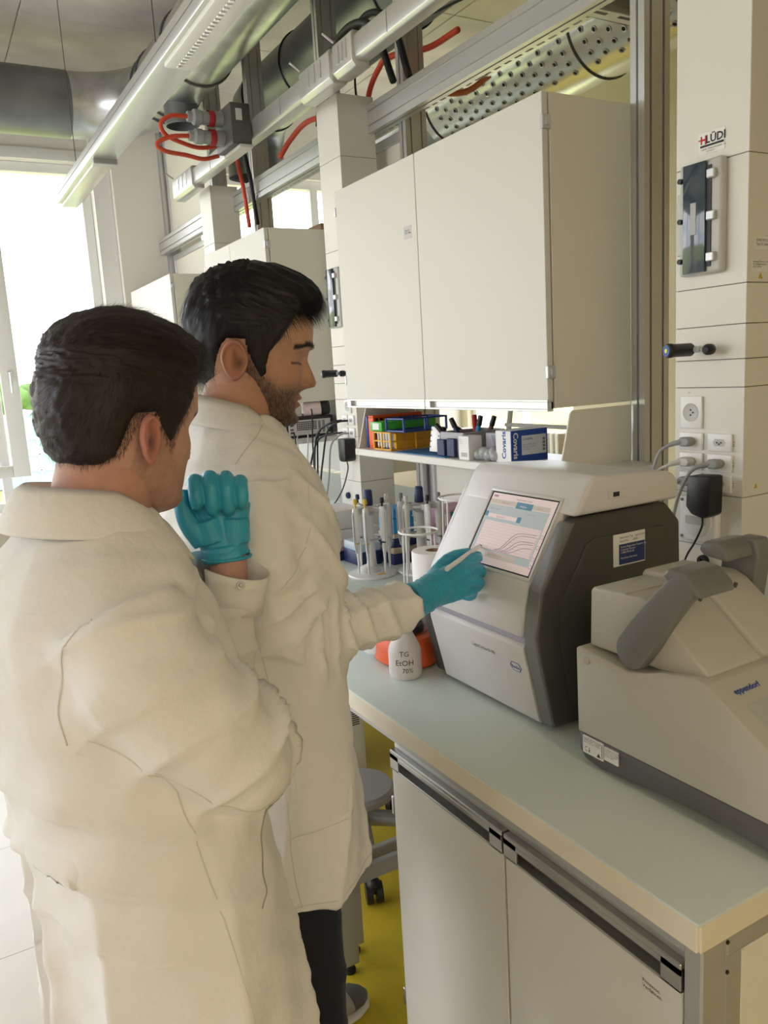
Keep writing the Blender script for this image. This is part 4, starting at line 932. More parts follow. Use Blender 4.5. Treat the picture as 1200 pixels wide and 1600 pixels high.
part('carton', mat('glove_box_grey', (.42, .42, .46), .55), t, lambda b: b.box((1.60, 2.035, ZS), (1.775, 2.128, ZS+.085), .0015, 1))
part('opening', M_BLACK, t, lambda b: b.lathe([(0, .0006), (.028, .0006)], (1.69, 2.08, ZS+.085), (0, 0, 1), 20))
part('stripe', mat('glove_stripe', (.25, .26, .34), .5), t, lambda b: b.add([(1.5997, 2.07, ZS+.01), (1.5997, 2.05, ZS+.01), (1.5997, 2.08, ZS+.08), (1.5997, 2.10, ZS+.08)], [(0, 1, 2, 3)]))
def bag(b):
    for k in range(7): b.ell((1.565+.006*(k % 2), 2.115-.014*k, ZS+.018+.004*(k % 3)), (.022, .018, .018+.004*(k % 2)), 12, 8)
o = MB(); bag(o); o.build('plastic_bag', M_CLEAR, None, loc=(1.565, 2.07, ZS), label='crumpled clear plastic bag at the shelf edge', cat='bag')
# blue and white carton with vertical lettering
t = thing('blue_carton', 'blue and white carton printed Covaris at the end of the shelf', 'box', (1.64, 1.98, ZS))
M_COV = mat('carton_blue', (.01, .06, .34), .45)
part('carton', M_COV, t, lambda b: b.box((1.560, 1.945, ZS), (1.705, 2.022, ZS+.100), .001, 1))
box('white_face', M_PAPER, t, (1.5592, 1.948, ZS+.001), (1.5602, 2.021, ZS+.099)); box('white_top', M_PAPER, t, (1.561, 1.946, ZS+.0995), (1.704, 2.021, ZS+.1006))
text(t, 'Covaris', (1.5588, 1.972, ZS+.012), (0, 0, 1), (0, 1, 0), .020, M_COV, bold=.003)
text(t, 'Covaris', (1.584, 1.9446, ZS+.092), (0, 0, -1), (1, 0, 0), -.0, M_PAPER) if False else None
text(t, 'Covaris', (1.568, 1.9446, ZS+.094), (0, 0, -1), (1, 0, 0), .019, M_PAPER, bold=.003)
lb = box('carton_label', mat('label_pale', (.66, .68, .72), .6), t, (1.600, 1.9442, ZS+.022), (1.698, 1.9452, ZS+.082))
text(lb, 'Covaris', (1.604, 1.9440, ZS+.068), (1, 0, 0), (0, 0, 1), .009, M_COV)
text(lb, 'microTUBE AFA\nPart No. 520045\nLot 0021', (1.604, 1.9440, ZS+.052), (1, 0, 0), (0, 0, 1), .0055, mat('print_mid', (.25, .28, .38), .6))
for k in range(4): box('data_mark', M_GREY, lb, (1.684, 1.9438, ZS+.030+k*.011), (1.694, 1.9441, ZS+.038+k*.011))
t = thing('small_carton', 'small pale blue and white carton against the shelf side panel', 'box', (1.74, 1.84, ZS))
part('carton', M_PAPER, t, lambda b: b.box((1.715, 1.80, ZS), (1.775, 1.87, ZS+.095), .001, 1)); box('blue_band', mat('band_blue', (.10, .33, .48), .5), t, (1.7145, 1.7995, ZS+.055), (1.7755, 1.8705, ZS+.085))
text(t, 'FILTER', (1.72, 1.7992, ZS+.062), (1, 0, 0), (0, 0, 1), .012, M_PAPER)
# things on the neighbouring bay seen under the cabinet: glassware dryer rails
t = thing('glass_screen', 'white rail with clear sloping panes behind the shelf', 'screen', (2.1, 2.3, .895))
part('frame', M_PWHITE, t, lambda b: (b.tube([(2.00, 2.60, .90), (2.12, 2.60, 1.62), (2.12, 1.95, 1.62), (2.00, 1.95, .90)], .012, 8), b.tube([(2.06, 2.60, 1.36), (2.06, 1.95, 1.36)], .008, 8)))
part('pane', M_GLASS, t, lambda b: b.add([(2.002, 1.95, .90), (2.002, 2.60, .90), (2.122, 2.60, 1.62), (2.122, 1.95, 1.62)], [(0, 1, 2, 3)]))

# ================================================================== SHELF AND CLUTTER BELOW THE MIDDLE CABINET
s2 = thing('wall_shelf', 'grey metal shelf carrying the computer below the middle wall cabinet', 'shelf', (1.66, 4.1, 1.27))
part('board', M_SHELF, s2, lambda b: b.box((1.52, 3.645, 1.272), (1.815, 4.50, 1.300), .003, 1))
pc = thing('desktop_computer', 'black flat desktop computer seen from its grilled back on the shelf', 'computer', (1.68, 3.85, 1.30))
part('case', M_BLACK, pc, lambda b: b.box((1.545, 3.66, 1.302), (1.80, 4.02, 1.402), .004, 2))
bp = part('back_plate', M_LGREY, pc, lambda b: b.box((1.555, 3.656, 1.314), (1.785, 3.661, 1.388), .002, 1))
for i in range(11):
    for j in range(5): box('vent_hole', M_BLACK, bp, (1.598+.010*i, 3.6548, 1.338+.009*j), (1.605+.010*i, 3.6562, 1.344+.009*j))
for z in (1.325, 1.34, 1.36): box('port', M_DGREY, bp, (1.563, 3.6545, z), (1.580, 3.6562, z+.008))
box('card_slot', M_GREY, bp, (1.715, 3.6545, 1.322), (1.728, 3.6562, 1.38)); box('card_slot', M_GREY, bp, (1.738, 3.6545, 1.322), (1.751, 3.6562, 1.38)); box('psu', M_BLACK, bp, (1.762, 3.6545, 1.318), (1.784, 3.6562, 1.345))
t = thing('cream_carton', 'cream carton lying on the black desktop computer', 'box', (1.60, 3.85, 1.402))
part('carton', M_CREAM, t, lambda b: b.box((1.55, 3.72, 1.403), (1.66, 3.98, 1.455), .002, 1)); box('fold_line', M_LGREY, t, (1.551, 3.7195, 1.428), (1.659, 3.7203, 1.4295))
t = thing('wash_bottle', 'pale pink bottle with black cap lying on the black desktop computer', 'bottle', (1.73, 3.72, 1.402))
part('bottle_body', mat('pale_pink', (.70, .55, .55), .4), t, lambda b: b.lathe([(0, 0), (.033, .002), (.035, .008), (.035, .085), (0, .086)], (1.66, 3.70, 1.437), (1, -.3, .06), 22))
part('cap', M_BLACK, t, lambda b: b.lathe([(0, .087), (.037, .086), (.039, .092), (.037, .125), (.030, .130), (0, .130)], (1.66, 3.70, 1.437), (1, -.3, .06), 22))
# leads hanging from the second column and the computer
def hang(pts, r, m, label): cab('hanging_lead', pts, r, m, label, 'leads hanging at the second service column', 6, 6)
hang([(1.61, 3.125, 1.40), (1.57, 3.15, 1.395), (1.545, 3.20, 1.36), (1.535, 3.24, 1.25), (1.50, 3.22, 1.10), (1.45, 3.10, .92)], .0045, M_RUBBER, 'black lead from the upper right socket of the second column')
hang([(1.61, 3.185, 1.40), (1.57, 3.22, 1.39), (1.54, 3.30, 1.34), (1.53, 3.33, 1.20), (1.50, 3.26, 1.02), (1.46, 3.16, .92)], .0048, M_RUBBER, 'black lead from the upper left socket of the second column')
hang([(1.61, 3.125, 1.345), (1.58, 3.15, 1.34), (1.55, 3.19, 1.29), (1.54, 3.21, 1.15), (1.52, 3.24, 1.00), (1.50, 3.28, .91)], .004, M_CABGREY, 'grey lead from the lower right socket of the second column')
hang([(1.61, 3.185, 1.345), (1.58, 3.23, 1.34), (1.55, 3.32, 1.31), (1.53, 3.38, 1.18), (1.48, 3.30, 1.0), (1.42, 3.15, .91)], .0048, M_RUBBER, 'black lead from the lower left socket of the second column')
hang([(1.58, 3.655, 1.33), (1.56, 3.60, 1.30), (1.55, 3.56, 1.20), (1.52, 3.50, 1.05), (1.45, 3.40, .91)], .004, M_RUBBER, 'black lead from the left port of the desktop computer')
hang([(1.65, 3.655, 1.335), (1.62, 3.58, 1.30), (1.58, 3.52, 1.16), (1.50, 3.30, .98), (1.44, 3.20, .91)], .0035, M_LGREY, 'pale lead from the middle port of the desktop computer')
hang([(1.72, 3.655, 1.33), (1.66, 3.56, 1.28), (1.60, 3.46, 1.12), (1.56, 3.42, .98), (1.52, 3.40, .91)], .0045, M_RUBBER, 'black lead from the card slot of the desktop computer')
hang([(1.70, 3.70, 1.44), (1.66, 3.60, 1.42), (1.63, 3.55, 1.30), (1.57, 3.44, 1.10), (1.50, 3.36, .91)], .004, M_RUBBER, 'black lead falling from the top of the desktop computer')
hang([(1.60, 3.655, 1.32), (1.58, 3.62, 1.27), (1.56, 3.48, 1.12), (1.55, 3.30, 1.00), (1.52, 3.22, .91)], .003, M_LGREY, 'thin pale lead crossing in front of the second column')
ad2 = thing('power_adapter', 'black power adapter plugged into the second service column', 'adapter', (1.60, 3.16, 1.20))
part('adapter_body', M_BLACK, ad2, lambda b: b.prism([(3.105, 1.322), (3.172, 1.322), (3.170, 1.235), (3.160, 1.222), (3.12, 1.222), (3.108, 1.235)], 'x', 1.575, 1.628, .005, 2))
part('cord', M_RUBBER, ad2, lambda b: b.tube(spline([(1.60, 3.14, 1.222), (1.60, 3.14, 1.18), (1.58, 3.18, 1.08), (1.54, 3.26, .98), (1.50, 3.34, .91)], 7), .003, 6), 180)

# ================================================================== THINGS ON THE BENCH
ZB = .895
M_PIP = mat('pipette_grey', (.50, .50, .50), .38); M_PIPL = mat('pipette_light', (.68, .68, .67), .35)
def pipette(p, ang, cols, label, sc=1.0):
    """pipette hanging in a carousel, hook towards the hub"""
    p = Vector(p); o = Vector((math.cos(ang), math.sin(ang), 0))
    t = thing('pipette', label, 'pipette', p, 'pipettes on the carousel stands')
    def P(r, z): return p+o*r*sc+Z_*z*sc
    def hdl(b):
        sec = [(.0, .006, .010), (.02, .0105, .0125), (.07, .0105, .013), (.10, .0115, .0145), (.118, .010, .013), (.124, .006, .008)]
        V = []; n = 14; s_ = Vector((-o.y, o.x, 0))
        for z, a, c in sec: V += [p+o*(math.cos(k)*c*sc)+s_*(math.sin(k)*a*sc)+Z_*z*sc for k in (2*math.pi*j/n for j in range(n))]
        F = [(i*n+j, i*n+(j+1) % n, (i+1)*n+(j+1) % n, (i+1)*n+j) for i in range(len(sec)-1) for j in range(n)]+[tuple(range(n-1, -1, -1)), tuple(range((len(sec)-1)*n, len(sec)*n))]
        b.add(V, F)
    part('handle', M_PIPL, t, hdl)
    part('finger_hook', M_PIP, t, lambda b: b.tube([P(-.006, .112), P(-.022, .116), P(-.032, .106)], [.006*sc, .005*sc, .003*sc], 8))
    part('shaft', M_PIPL, t, lambda b: b.lathe([(.0075*sc, .004*sc), (.0065*sc, -.03*sc), (.0048*sc, -.06*sc), (.0035*sc, -.105*sc), (.0028*sc, -.11*sc), (0, -.11*sc)], p, Z_, 12))
    part('plunger', cols, t, lambda b: b.lathe([(.0035*sc, .122*sc), (.0035*sc, .135*sc), (.0075*sc, .136*sc), (.0075*sc, .150*sc), (.006*sc, .154*sc), (0, .154*sc)], p, Z_, 14))
    part('colour_band', cols, t, lambda b: b.lathe([(.0076*sc, -.004*sc), (.0082*sc, -.003*sc), (.0082*sc, .001*sc), (.0076*sc, .002*sc)], p, Z_, 12))
    part('ejector', M_PIP, t, lambda b: b.tube([P(.010, .112), P(.017, .10), P(.016, .01), P(.008, -.035)], .003*sc, 6))
def carousel(x, y, label, hub, mark, angs, names, r=.068):
    z = ZB
    t = thing('pipette_stand', label, 'pipette stand', (x, y, z), 'pipette carousel stands')
    part('base', M_PIPL, t, lambda b: b.lathe([(0, 0), (.084, 0), (.086, .004), (.084, .009), (.05, .014), (.03, .016), (0, .016)], (x, y, z), n=40))
    part('foot_hump', M_PIPL, t, lambda b: b.lathe([(.040, .013), (.040, .020), (.030, .030), (.018, .036), (0, .036)], (x-.01, y+.005, z), n=28))
    part('column', M_PIPL, t, lambda b: b.lathe([(.022, .012), (.017, .05), (.014, .14), (.014, .262), (0, .262)], (x, y, z), n=20))
    cr_ = part('crown', M_PIP, t, lambda b: b.lathe([(.014, .215), (.03, .228), (.05, .236), (.05, .244), (.03, .244), (.014, .25)], (x, y, z), n=28))
    part('hub_cap', hub, t, lambda b: b.lathe([(.016, .25), (.017, .255), (.0155, .300), (.012, .305), (0, .305)], (x, y, z), n=18))
    part('lower_ring', M_PIP, t, lambda b: b.tube([(x+.047*math.cos(a), y+.047*math.sin(a), z+.135) for a in np.linspace(0, 2*math.pi, 24, endpoint=False)], .004, 6, closed=True))
    part('base_mark', mark, t, lambda b: b.box((x-.012, y-.062, z+.011), (x+.022, y-.048, z+.0135), .001, 1))
    for a in angs:
        part('holder', M_PIP, cr_, lambda b: b.obox((x+math.cos(a)*(r-.020), y+math.sin(a)*(r-.020), z+.238), (math.cos(a), math.sin(a), 0), (-math.sin(a), math.cos(a), 0), Z_, .016, .012, .010, .003, 1))
    for a, (m, nm) in zip(angs, names):
        pipette((x+math.cos(a)*r, y+math.sin(a)*r, z+.128), a, m, nm)
M_YB = mat('plunger_yellow', (.62, .42, .03), .4); M_ORB = mat('sticker_orange', (.75, .38, .02), .5); M_RDB = mat('sticker_red', (.62, .06, .04), .5)
carousel(1.315, 2.44, 'front pipette carousel stand with an orange mark on its white foot', M_NAVY, M_ORB, [R_(a) for a in (200, 232, 285, 350, 95)],
         [(M_YB, 'leftmost yellow topped pipette on the front carousel'), (M_YB, 'second yellow topped pipette on the front carousel'), (M_BLACK, 'black topped pipette facing the camera on the front carousel'), (M_LGREY, 'grey topped pipette at the right of the front carousel'), (M_NAVY, 'dark topped pipette at the rear of the front carousel')])
carousel(1.475, 2.36, 'rear pipette carousel stand with a red mark on its white foot', M_NAVY, M_RDB, [R_(a) for a in (195, 262, 320, 60, 130)],
         [(M_LGREY, 'leftmost grey topped pipette on the rear carousel'), (M_BLACK, 'black topped pipette facing the camera on the rear carousel'), (M_GREY, 'dark grey topped pipette at the right of the rear carousel'), (M_LGREY, 'grey topped pipette at the back of the rear carousel'), (M_GREY, 'dark topped pipette at the far left of the rear carousel')])
def tip_box(x0, y0, x1, y1, z, h, lidm, label, tips=True, basem=M_NAVY):
    t = thing('tip_box', label, 'tip box', ((x0+x1)/2, (y0+y1)/2, z), 'pipette tip boxes')
    part('base', basem, t, lambda b: b.box((x0, y0, z), (x1, y1, z+h*.62), .003, 2))
    part('lid', lidm, t, lambda b: b.box((x0+.002, y0+.002, z+h*.64), (x1-.002, y1-.002, z+h), .004, 2))
    if tips: box('tip_tray', mat('tip_tray_blue', (.10, .35, .60), .4), t, (x0+.004, y0+.004, z+h*.60), (x1-.004, y1-.004, z+h*.65))
tip_box(1.335, 2.56, 1.425, 2.70, ZB, .085, mat('lid_frost', (.62, .72, .78), .25, trans=.3), 'navy tip box with frosted lid behind the front carousel')
tip_box(1.44, 2.50, 1.56, 2.64, ZB, .062, mat('lid_tan', (.45, .36, .26), .4), 'low navy tip box with tan lid between the carousels', False)
tip_box(1.45, 2.51, 1.55, 2.63, ZB+.063, .050, mat('lid_tan2', (.50, .40, .28), .4), 'upper navy tip box with tan lid in the stack', False)
tip_box(1.455, 2.515, 1.545, 2.625, ZB+.114, .090, mat('lid_bright_blue', (.02, .28, .60), .35), 'bright blue tip box on top of the stack', False, mat('base_bright_blue', (.02, .28, .60), .35))
tip_box(1.31, 2.71, 1.40, 2.82, ZB, .055, mat('lid_pinkish', (.45, .33, .36), .4), 'low navy box with mauve lid beside the white device', False)
t = thing('heat_block', 'white stepped laboratory device behind the pipette carousels', 'laboratory device', (1.42, 2.95, ZB))
part('lower_body', M_PWHITE, t, lambda b: b.box((1.30, 2.84, ZB), (1.58, 3.06, ZB+.085), .006, 2)); part('upper_body', M_PWHITE, t, lambda b: b.box((1.31, 2.86, ZB+.086), (1.52, 3.05, ZB+.165), .006, 2))
# pink reagent cartons
for k, (z, lab) in enumerate(((ZB, 'lowest pink carton of the stack behind the wire holders'), (ZB+.072, 'middle pink carton of the stack behind the wire holders'), (ZB+.144, 'topmost pink carton of the stack with a white slanted lid'))):
    t = thing('pink_carton', lab, 'box', (1.63, 2.36, z), 'pink cartons')
    part('carton', mat('carton_pink', (.62, .36, .44), .55), t, lambda b: b.box((1.565, 2.29+.006*k, z), (1.68, 2.43+.004*k, z+.071), .0015, 1))
    box('print_band', mat('carton_teal', (.10, .32, .30), .5) if k == 2 else M_BLUE, t, (1.5645, 2.2895+.006*k, z+(.05 if k else .008)), (1.62, 2.2905+.006*k, z+(.064 if k else .022)))
    box('carton_label', M_PAPER, t, (1.5643, 2.33, z+.012), (1.5653, 2.40, z+.052)); text(t, 'PCR KIT', (1.564, 2.395, z+.035), (0, -1, 0), (0, 0, 1), .008, M_BLUE)
# black container with white lid tray and pink filled box
t = thing('waste_bin', 'black waste container with white tray lid behind the instrument', 'bin', (1.66, 2.14, ZB))
part('body', mat('bin_black', (.02, .025, .018), .4), t, lambda b: b.prism([(1.585, 2.03), (1.765, 2.03), (1.765, 2.25), (1.585, 2.25)], 'z', ZB, ZB+.215, .012, 3))
part('lid_tray', M_PWHITE, t, lambda b: (b.box((1.57, 2.01, ZB+.216), (1.775, 2.275, ZB+.228), .008, 3)))
t = thing('clear_food_box', 'clear lidded plastic box with pink contents on the white tray', 'box', (1.66, 2.13, ZB+.229))
part('tub', mat('tub_frost', (.80, .62, .58), .3, trans=.25), t, lambda b: b.prism([(1.612, 2.075), (1.725, 2.075), (1.725, 2.19), (1.612, 2.19)], 'z', ZB+.229, ZB+.275, .006, 2))
part('lid', M_PWHITE, t, lambda b: b.box((1.605, 2.068, ZB+.276), (1.732, 2.197, ZB+.286), .004, 2))
# wire bag holders
def wire_stand(x, y, r, h, label):
    t = thing('wire_holder', label, 'wire holder', (x, y, ZB), 'white wire bag holders')
    ring = lambda rr, z, w: (lambda b: b.tube([(x+rr*math.cos(a), y+rr*math.sin(a), z) for a in np.linspace(0, 2*math.pi, 36, endpoint=False)], w, 7, closed=True))
    part('top_ring', M_PWHITE, t, ring(r, ZB+h, .0035), 180); part('bottom_ring', M_PWHITE, t, ring(r*1.12, ZB+.004, .003), 180)
    for a in (200, 290, 20, 110):
        a = R_(a); part('leg', M_PWHITE, t, lambda b: b.tube([(x+r*math.cos(a), y+r*math.sin(a), ZB+h), (x+r*1.12*math.cos(a), y+r*1.12*math.sin(a), ZB+.004)], .003, 7))
wire_stand(1.27, 2.045, .060, .222, 'white wire bag holder between the carousels and the reaching arm')
wire_stand(1.485, 2.13, .066, .290, 'taller white wire bag holder against the black container')
t = thing('paper_roll', 'white paper towel roll standing behind the gloved hand', 'paper roll', (1.092, 1.690, .90))
part('roll', mat('tissue', (.82, .80, .78), .9, bump=.0006, bscale=90), t, lambda b: b.lathe([(.021, .002), (.056, .001), (.057, .004), (.057, .243), (.055, .246), (.021, .246), (.021, .002)], (1.092, 1.690, .90), n=40))
part('cardboard_core', M_CARD, t, lambda b: b.lathe([(.0205, .004), (.0205, .246), (.018, .246), (.018, .004), (.0205, .004)], (1.092, 1.690, .90), n=28))
# mini centrifuge
t = thing('mini_centrifuge', 'orange and white mini centrifuge with smoky dome beside the spray bottle', 'centrifuge', (.985, 1.635, .90))
cx, cyy = .962, 1.640
def egg(b, r0, z0, z1, rt):
    V = []; n = 36; lv = [(0, z0, .92), (0, z0+.006, 1), (0, (z0+z1)/2, 1), (0, z1-.006, rt), (0, z1, rt*.95)]
    for _, z, s in lv: V += [(cx+r0[0]*s*math.cos(k), cyy+r0[1]*s*math.sin(k), z) for k in (2*math.pi*j/n for j in range(n))]
    F = [(i*n+j, i*n+(j+1) % n, (i+1)*n+(j+1) % n, (i+1)*n+j) for i in range(len(lv)-1) for j in range(n)]+[tuple(range(n-1, -1, -1)), tuple(range((len(lv)-1)*n, len(lv)*n))]
    b.add(V, F)
part('orange_base', mat('centrifuge_orange', (.72, .11, .03), .4), t, lambda b: egg(b, (.072, .098), .902, .972, .90))
def nose(b):
    b.ell((.915, 1.700, .934), (.040, .048, .032), 26, 14)
part('white_nose', M_PWHITE, t, nose)
part('feet', M_BLACK, t, lambda b: [b.cyl((cx+dx, cyy+dy, .90), (cx+dx, cyy+dy, .905), .008, n=10) for dx in (-.035, .035) for dy in (-.05, .05)])
part('rotor', M_DGREY, t, lambda b: b.lathe([(0, 0), (.05, .004), (.048, .018), (.022, .030), (.015, .042), (0, .044)], (cx, cyy, .972), n=24))
part('dome', glass_mat('smoky_dome', (.62, .63, .66), .14), t, lambda b: b.lathe([(.060, 0), (.060, .020), (.053, .044), (.036, .062), (.012, .068), (0, .068)], (cx, cyy, .972), n=32), 180)
text(t, 'ON', (.8745, 1.710, .925), (0, -1, 0), (0, 0, 1), .007, M_GREY)
# ethanol spray bottle
t = thing('spray_bottle', 'translucent white spray bottle with handwriting on the near worktop', 'bottle', (.905, 1.545, .90))
bx_, by_ = .902, 1.540
part('bottle_body', mat('bottle_hdpe', (.84, .84, .82), .38, trans=.35, sss=.0), t, lambda b: b.lathe([(0, .001), (.034, 0), (.0375, .004), (.0385, .012), (.0385, .062), (.036, .074), (.020, .108), (.0155, .122), (.0140, .148), (.0145, .152), (0, .152)], (bx_, by_, .90), n=40), 50)
part('trigger_head', mat('trigger_clear', (.62, .66, .64), .3, trans=.3), t, lambda b: (b.lathe([(.017, .150), (.017, .168), (.012, .172), (.010, .195), (0, .195)], (bx_, by_, .90), n=20), b.box((bx_-.045, by_-.012, 1.085), (bx_+.030, by_+.012, 1.112), .005, 2), b.tube(spline([(bx_-.028, by_, 1.086), (bx_-.035, by_, 1.066), (bx_-.026, by_, 1.045)], 5), .004, 8)))
part('dip_tube', M_PWHITE, t, lambda b: b.cyl((bx_, by_, .905), (bx_+.008, by_, 1.05), .003, n=8))
def on_bottle(s, z, a0, h, m):
    # handwriting wrapped on the cylinder facing the camera
    me_o = text(t, s, (0, 0, 0), (1, 0, 0), (0, 1, 0), h, m, name='handwriting', align='CENTER', shear=.05)
    me = me_o.data; og = _org(t)
    for v in me.vertices:
        q = v.co+og; a = a0+q.x/.0388
        v.co = Vector((bx_+.0388*math.cos(a), by_+.0388*math.sin(a), z+q.y))-og
va = math.atan2(-by_, -bx_)
M_PEN = mat('marker_ink', (.03, .025, .025), .6)
on_bottle('TG', .960, va-.05, .0125, M_PEN); on_bottle('EtOH', .938, va-.05, .0135, M_PEN); on_bottle('70%', .920, va+.12, .0115, M_PEN)
# sealing device on the far bench
t = thing('bag_sealer', 'grey bench device with a handwritten label on the far worktop', 'laboratory device', (1.02, 4.02, ZB))
part('body', M_LGREY, t, lambda b: b.prism([(3.90, ZB+.012), (4.25, ZB+.012), (4.25, ZB+.10), (3.93, ZB+.085), (3.90, ZB+.06)], 'x', .86, 1.16, .006, 2))
for x in (.90, 1.10): box('foot', M_BLACK, t, (x, 3.95, ZB), (x+.03, 4.2, ZB+.013))
box('label_plate', mat('label_grey3', (.60, .60, .57), .6), t, (.87, 3.8985, ZB+.020), (1.05, 3.9005, ZB+.062))
text(t, 'Bandsealer', (.876, 3.898, ZB+.028), (1, 0, 0), (0, 0, 1), .018, M_INK, shear=.2)
for x in (.90, 1.03): box('upright', mat('upright_grey', (.42, .44, .45), .4), t, (x, 4.05, ZB+.09), (x+.045, 4.09, ZB+.30), .003, 1)
box('cross_bar', M_PWHITE, t, (.89, 4.04, ZB+.10), (1.12, 4.10, ZB+.125), .004, 1)
# ================================================================== PEOPLE
from mathutils.bvhtree import BVHTree
def ev_mesh(ob):
    dg = bpy.context.evaluated_depsgraph_get(); return bpy.data.meshes.new_from_object(ob.evaluated_get(dg))
def voxel(b, size, smooth=6, fac=.5):
    """union of the overlapping shapes in b as one smooth surface"""
    me = bpy.data.meshes.new('tmp'); me.from_pydata(b.v, [], b.f); ob = bpy.data.objects.new('tmp', me); COL.objects.link(ob)
    m = ob.modifiers.new('r', 'REMESH'); m.mode = 'VOXEL'; m.voxel_size = size; m.use_smooth_shade = True
    s = ob.modifiers.new('s', 'SMOOTH'); s.factor = fac; s.iterations = smooth
    out = ev_mesh(ob); bpy.data.objects.remove(ob); bpy.data.meshes.remove(me); return out
def arr(me):
    n = len(me.vertices); co = np.empty(n*3, np.float32); me.vertices.foreach_get('co', co)
    no = np.empty(n*3, np.float32); me.vertex_normals.foreach_get('vector', no)
    return co.reshape(-1, 3).astype(float), no.reshape(-1, 3).astype(float)
def put(me, co): me.vertices.foreach_set('co', co.astype(np.float32).ravel()); me.update()
def link_mesh(me, name, mats, parent, **t):
    me.materials.clear()
    for m in (mats if isinstance(mats, (list, tuple)) else [mats]): me.materials.append(m)
    og = _org(parent) if parent is not None else Vector()
    me.transform(Matrix.Translation(-og)); me.name = name
    me.polygons.foreach_set('use_smooth', [True]*len(me.polygons))
    o = bpy.data.objects.new(name, me); COL.objects.link(o)
    if parent is not None: o.parent = parent
    return tag(o, **t)
def seg_param(co, P):
    """nearest distance to polyline P, and arc length there"""
    best = np.full(len(co), 1e9); tt = np.zeros(len(co)); acc = 0
    for a, b in zip(P, P[1:]):
        a = np.array(a); b = np.array(b); d = b-a; L = np.linalg.norm(d); d = d/L
        s = np.clip((co-a)@d, 0, L); dist = np.linalg.norm(co-(a+s[:, None]*d), axis=1)
        m = dist < best; best[m] = dist[m]; tt[m] = acc+s[m]; acc += L
    return best, tt
def ridge(x, k=2.0): return (1-np.abs(np.sin(x)))**k
def wv(co, a, s, ph=0): return np.sin(co@np.array(a)*s+ph)
def limb(b, pts, rad, n=24, sub=6, flat=None):
    P = spline(pts, sub); t = np.linspace(0, len(pts)-1, len(P)); r = np.interp(t, range(len(pts)), rad); b.tube(P, [float(k) for k in r], n)
def torso(b, secs, n=44, e=.85):
    """secs: (centre, half depth, half width, azimuth)"""
    V = []
    for c, d, w, az in secs:
        F = Vector((math.sin(R_(az)), math.cos(R_(az)), 0)); Rt = Vector((math.cos(R_(az)), -math.sin(R_(az)), 0)); c = Vector(c)
        for k in range(n):
            a = 2*math.pi*k/n; ca, sa = math.cos(a), math.sin(a)
            V.append(c+Rt*(w*math.copysign(abs(ca)**e, ca))+F*(d*math.copysign(abs(sa)**e, sa)))
    m = len(secs)
    F_ = [(i*n+j, i*n+(j+1) % n, (i+1)*n+(j+1) % n, (i+1)*n+j) for i in range(m-1) for j in range(n)]+[tuple(range(n-1, -1, -1)), tuple(range((m-1)*n, m*n))]
    bm = bmesh.new(); vs = [bm.verts.new(v) for v in V]
    for f in F_: bm.faces.new([vs[i] for i in f])
    bmesh.ops.recalc_face_normals(bm, faces=bm.faces); b.bm(bm)
M_COAT = mat('lab_coat_cotton', (.80, .785, .755), .85, spec=.15, bump=.006, bscale=16)
M_SEAM = mat('coat_seam', (.70, .68, .64), .9, spec=.1)
M_GLOVE = mat('nitrile_glove', (.04, .36, .53), .38, bump=.0004, bscale=140)
M_SKIN = mat('skin', (.5, .3, .2), .48, attr='Col', var=.10, vscale=60, bump=.0003, bscale=420, spec=.3)

# ------------------------------------------------------------------ head
def smooth_interp(z, zs, vs, s=.004):
    zz = np.linspace(min(zs), max(zs), 600); v = np.interp(zz, zs, vs)
    k = max(1, int(s/(zz[1]-zz[0]))); ker = np.exp(-np.linspace(-2, 2, 4*k+1)**2); ker /= ker.sum()
    v = np.convolve(np.pad(v, 2*k, mode='edge'), ker, 'valid'); return np.interp(z, zz, v)
def g(x, s): return np.exp(-(x/s)**2)
ZF = [-.122, -.118, -.110, -.100, -.088, -.075, -.06, -.045, -.026, -.005, .011, .021, .040, .07, .09, .105, .114, .118, .120]
FR = [.050, .070, .0845, .088, .0835, .0855, .0865, .086, .0845, .082, .0905, .0935, .0925, .085, .070, .050, .031, .018, .004]
BK = [.030, .018, .000, -.022, -.045, -.062, -.076, -.088, -.098, -.104, -.106, -.1065, -.105, -.095, -.080, -.060, -.040, -.026, -.006]
WD = [.012, .024, .036, .045, .0535, .0595, .064, .0675, .0715, .074, .0755, .0765, .0765, .072, .061, .046, .031, .020, .004]
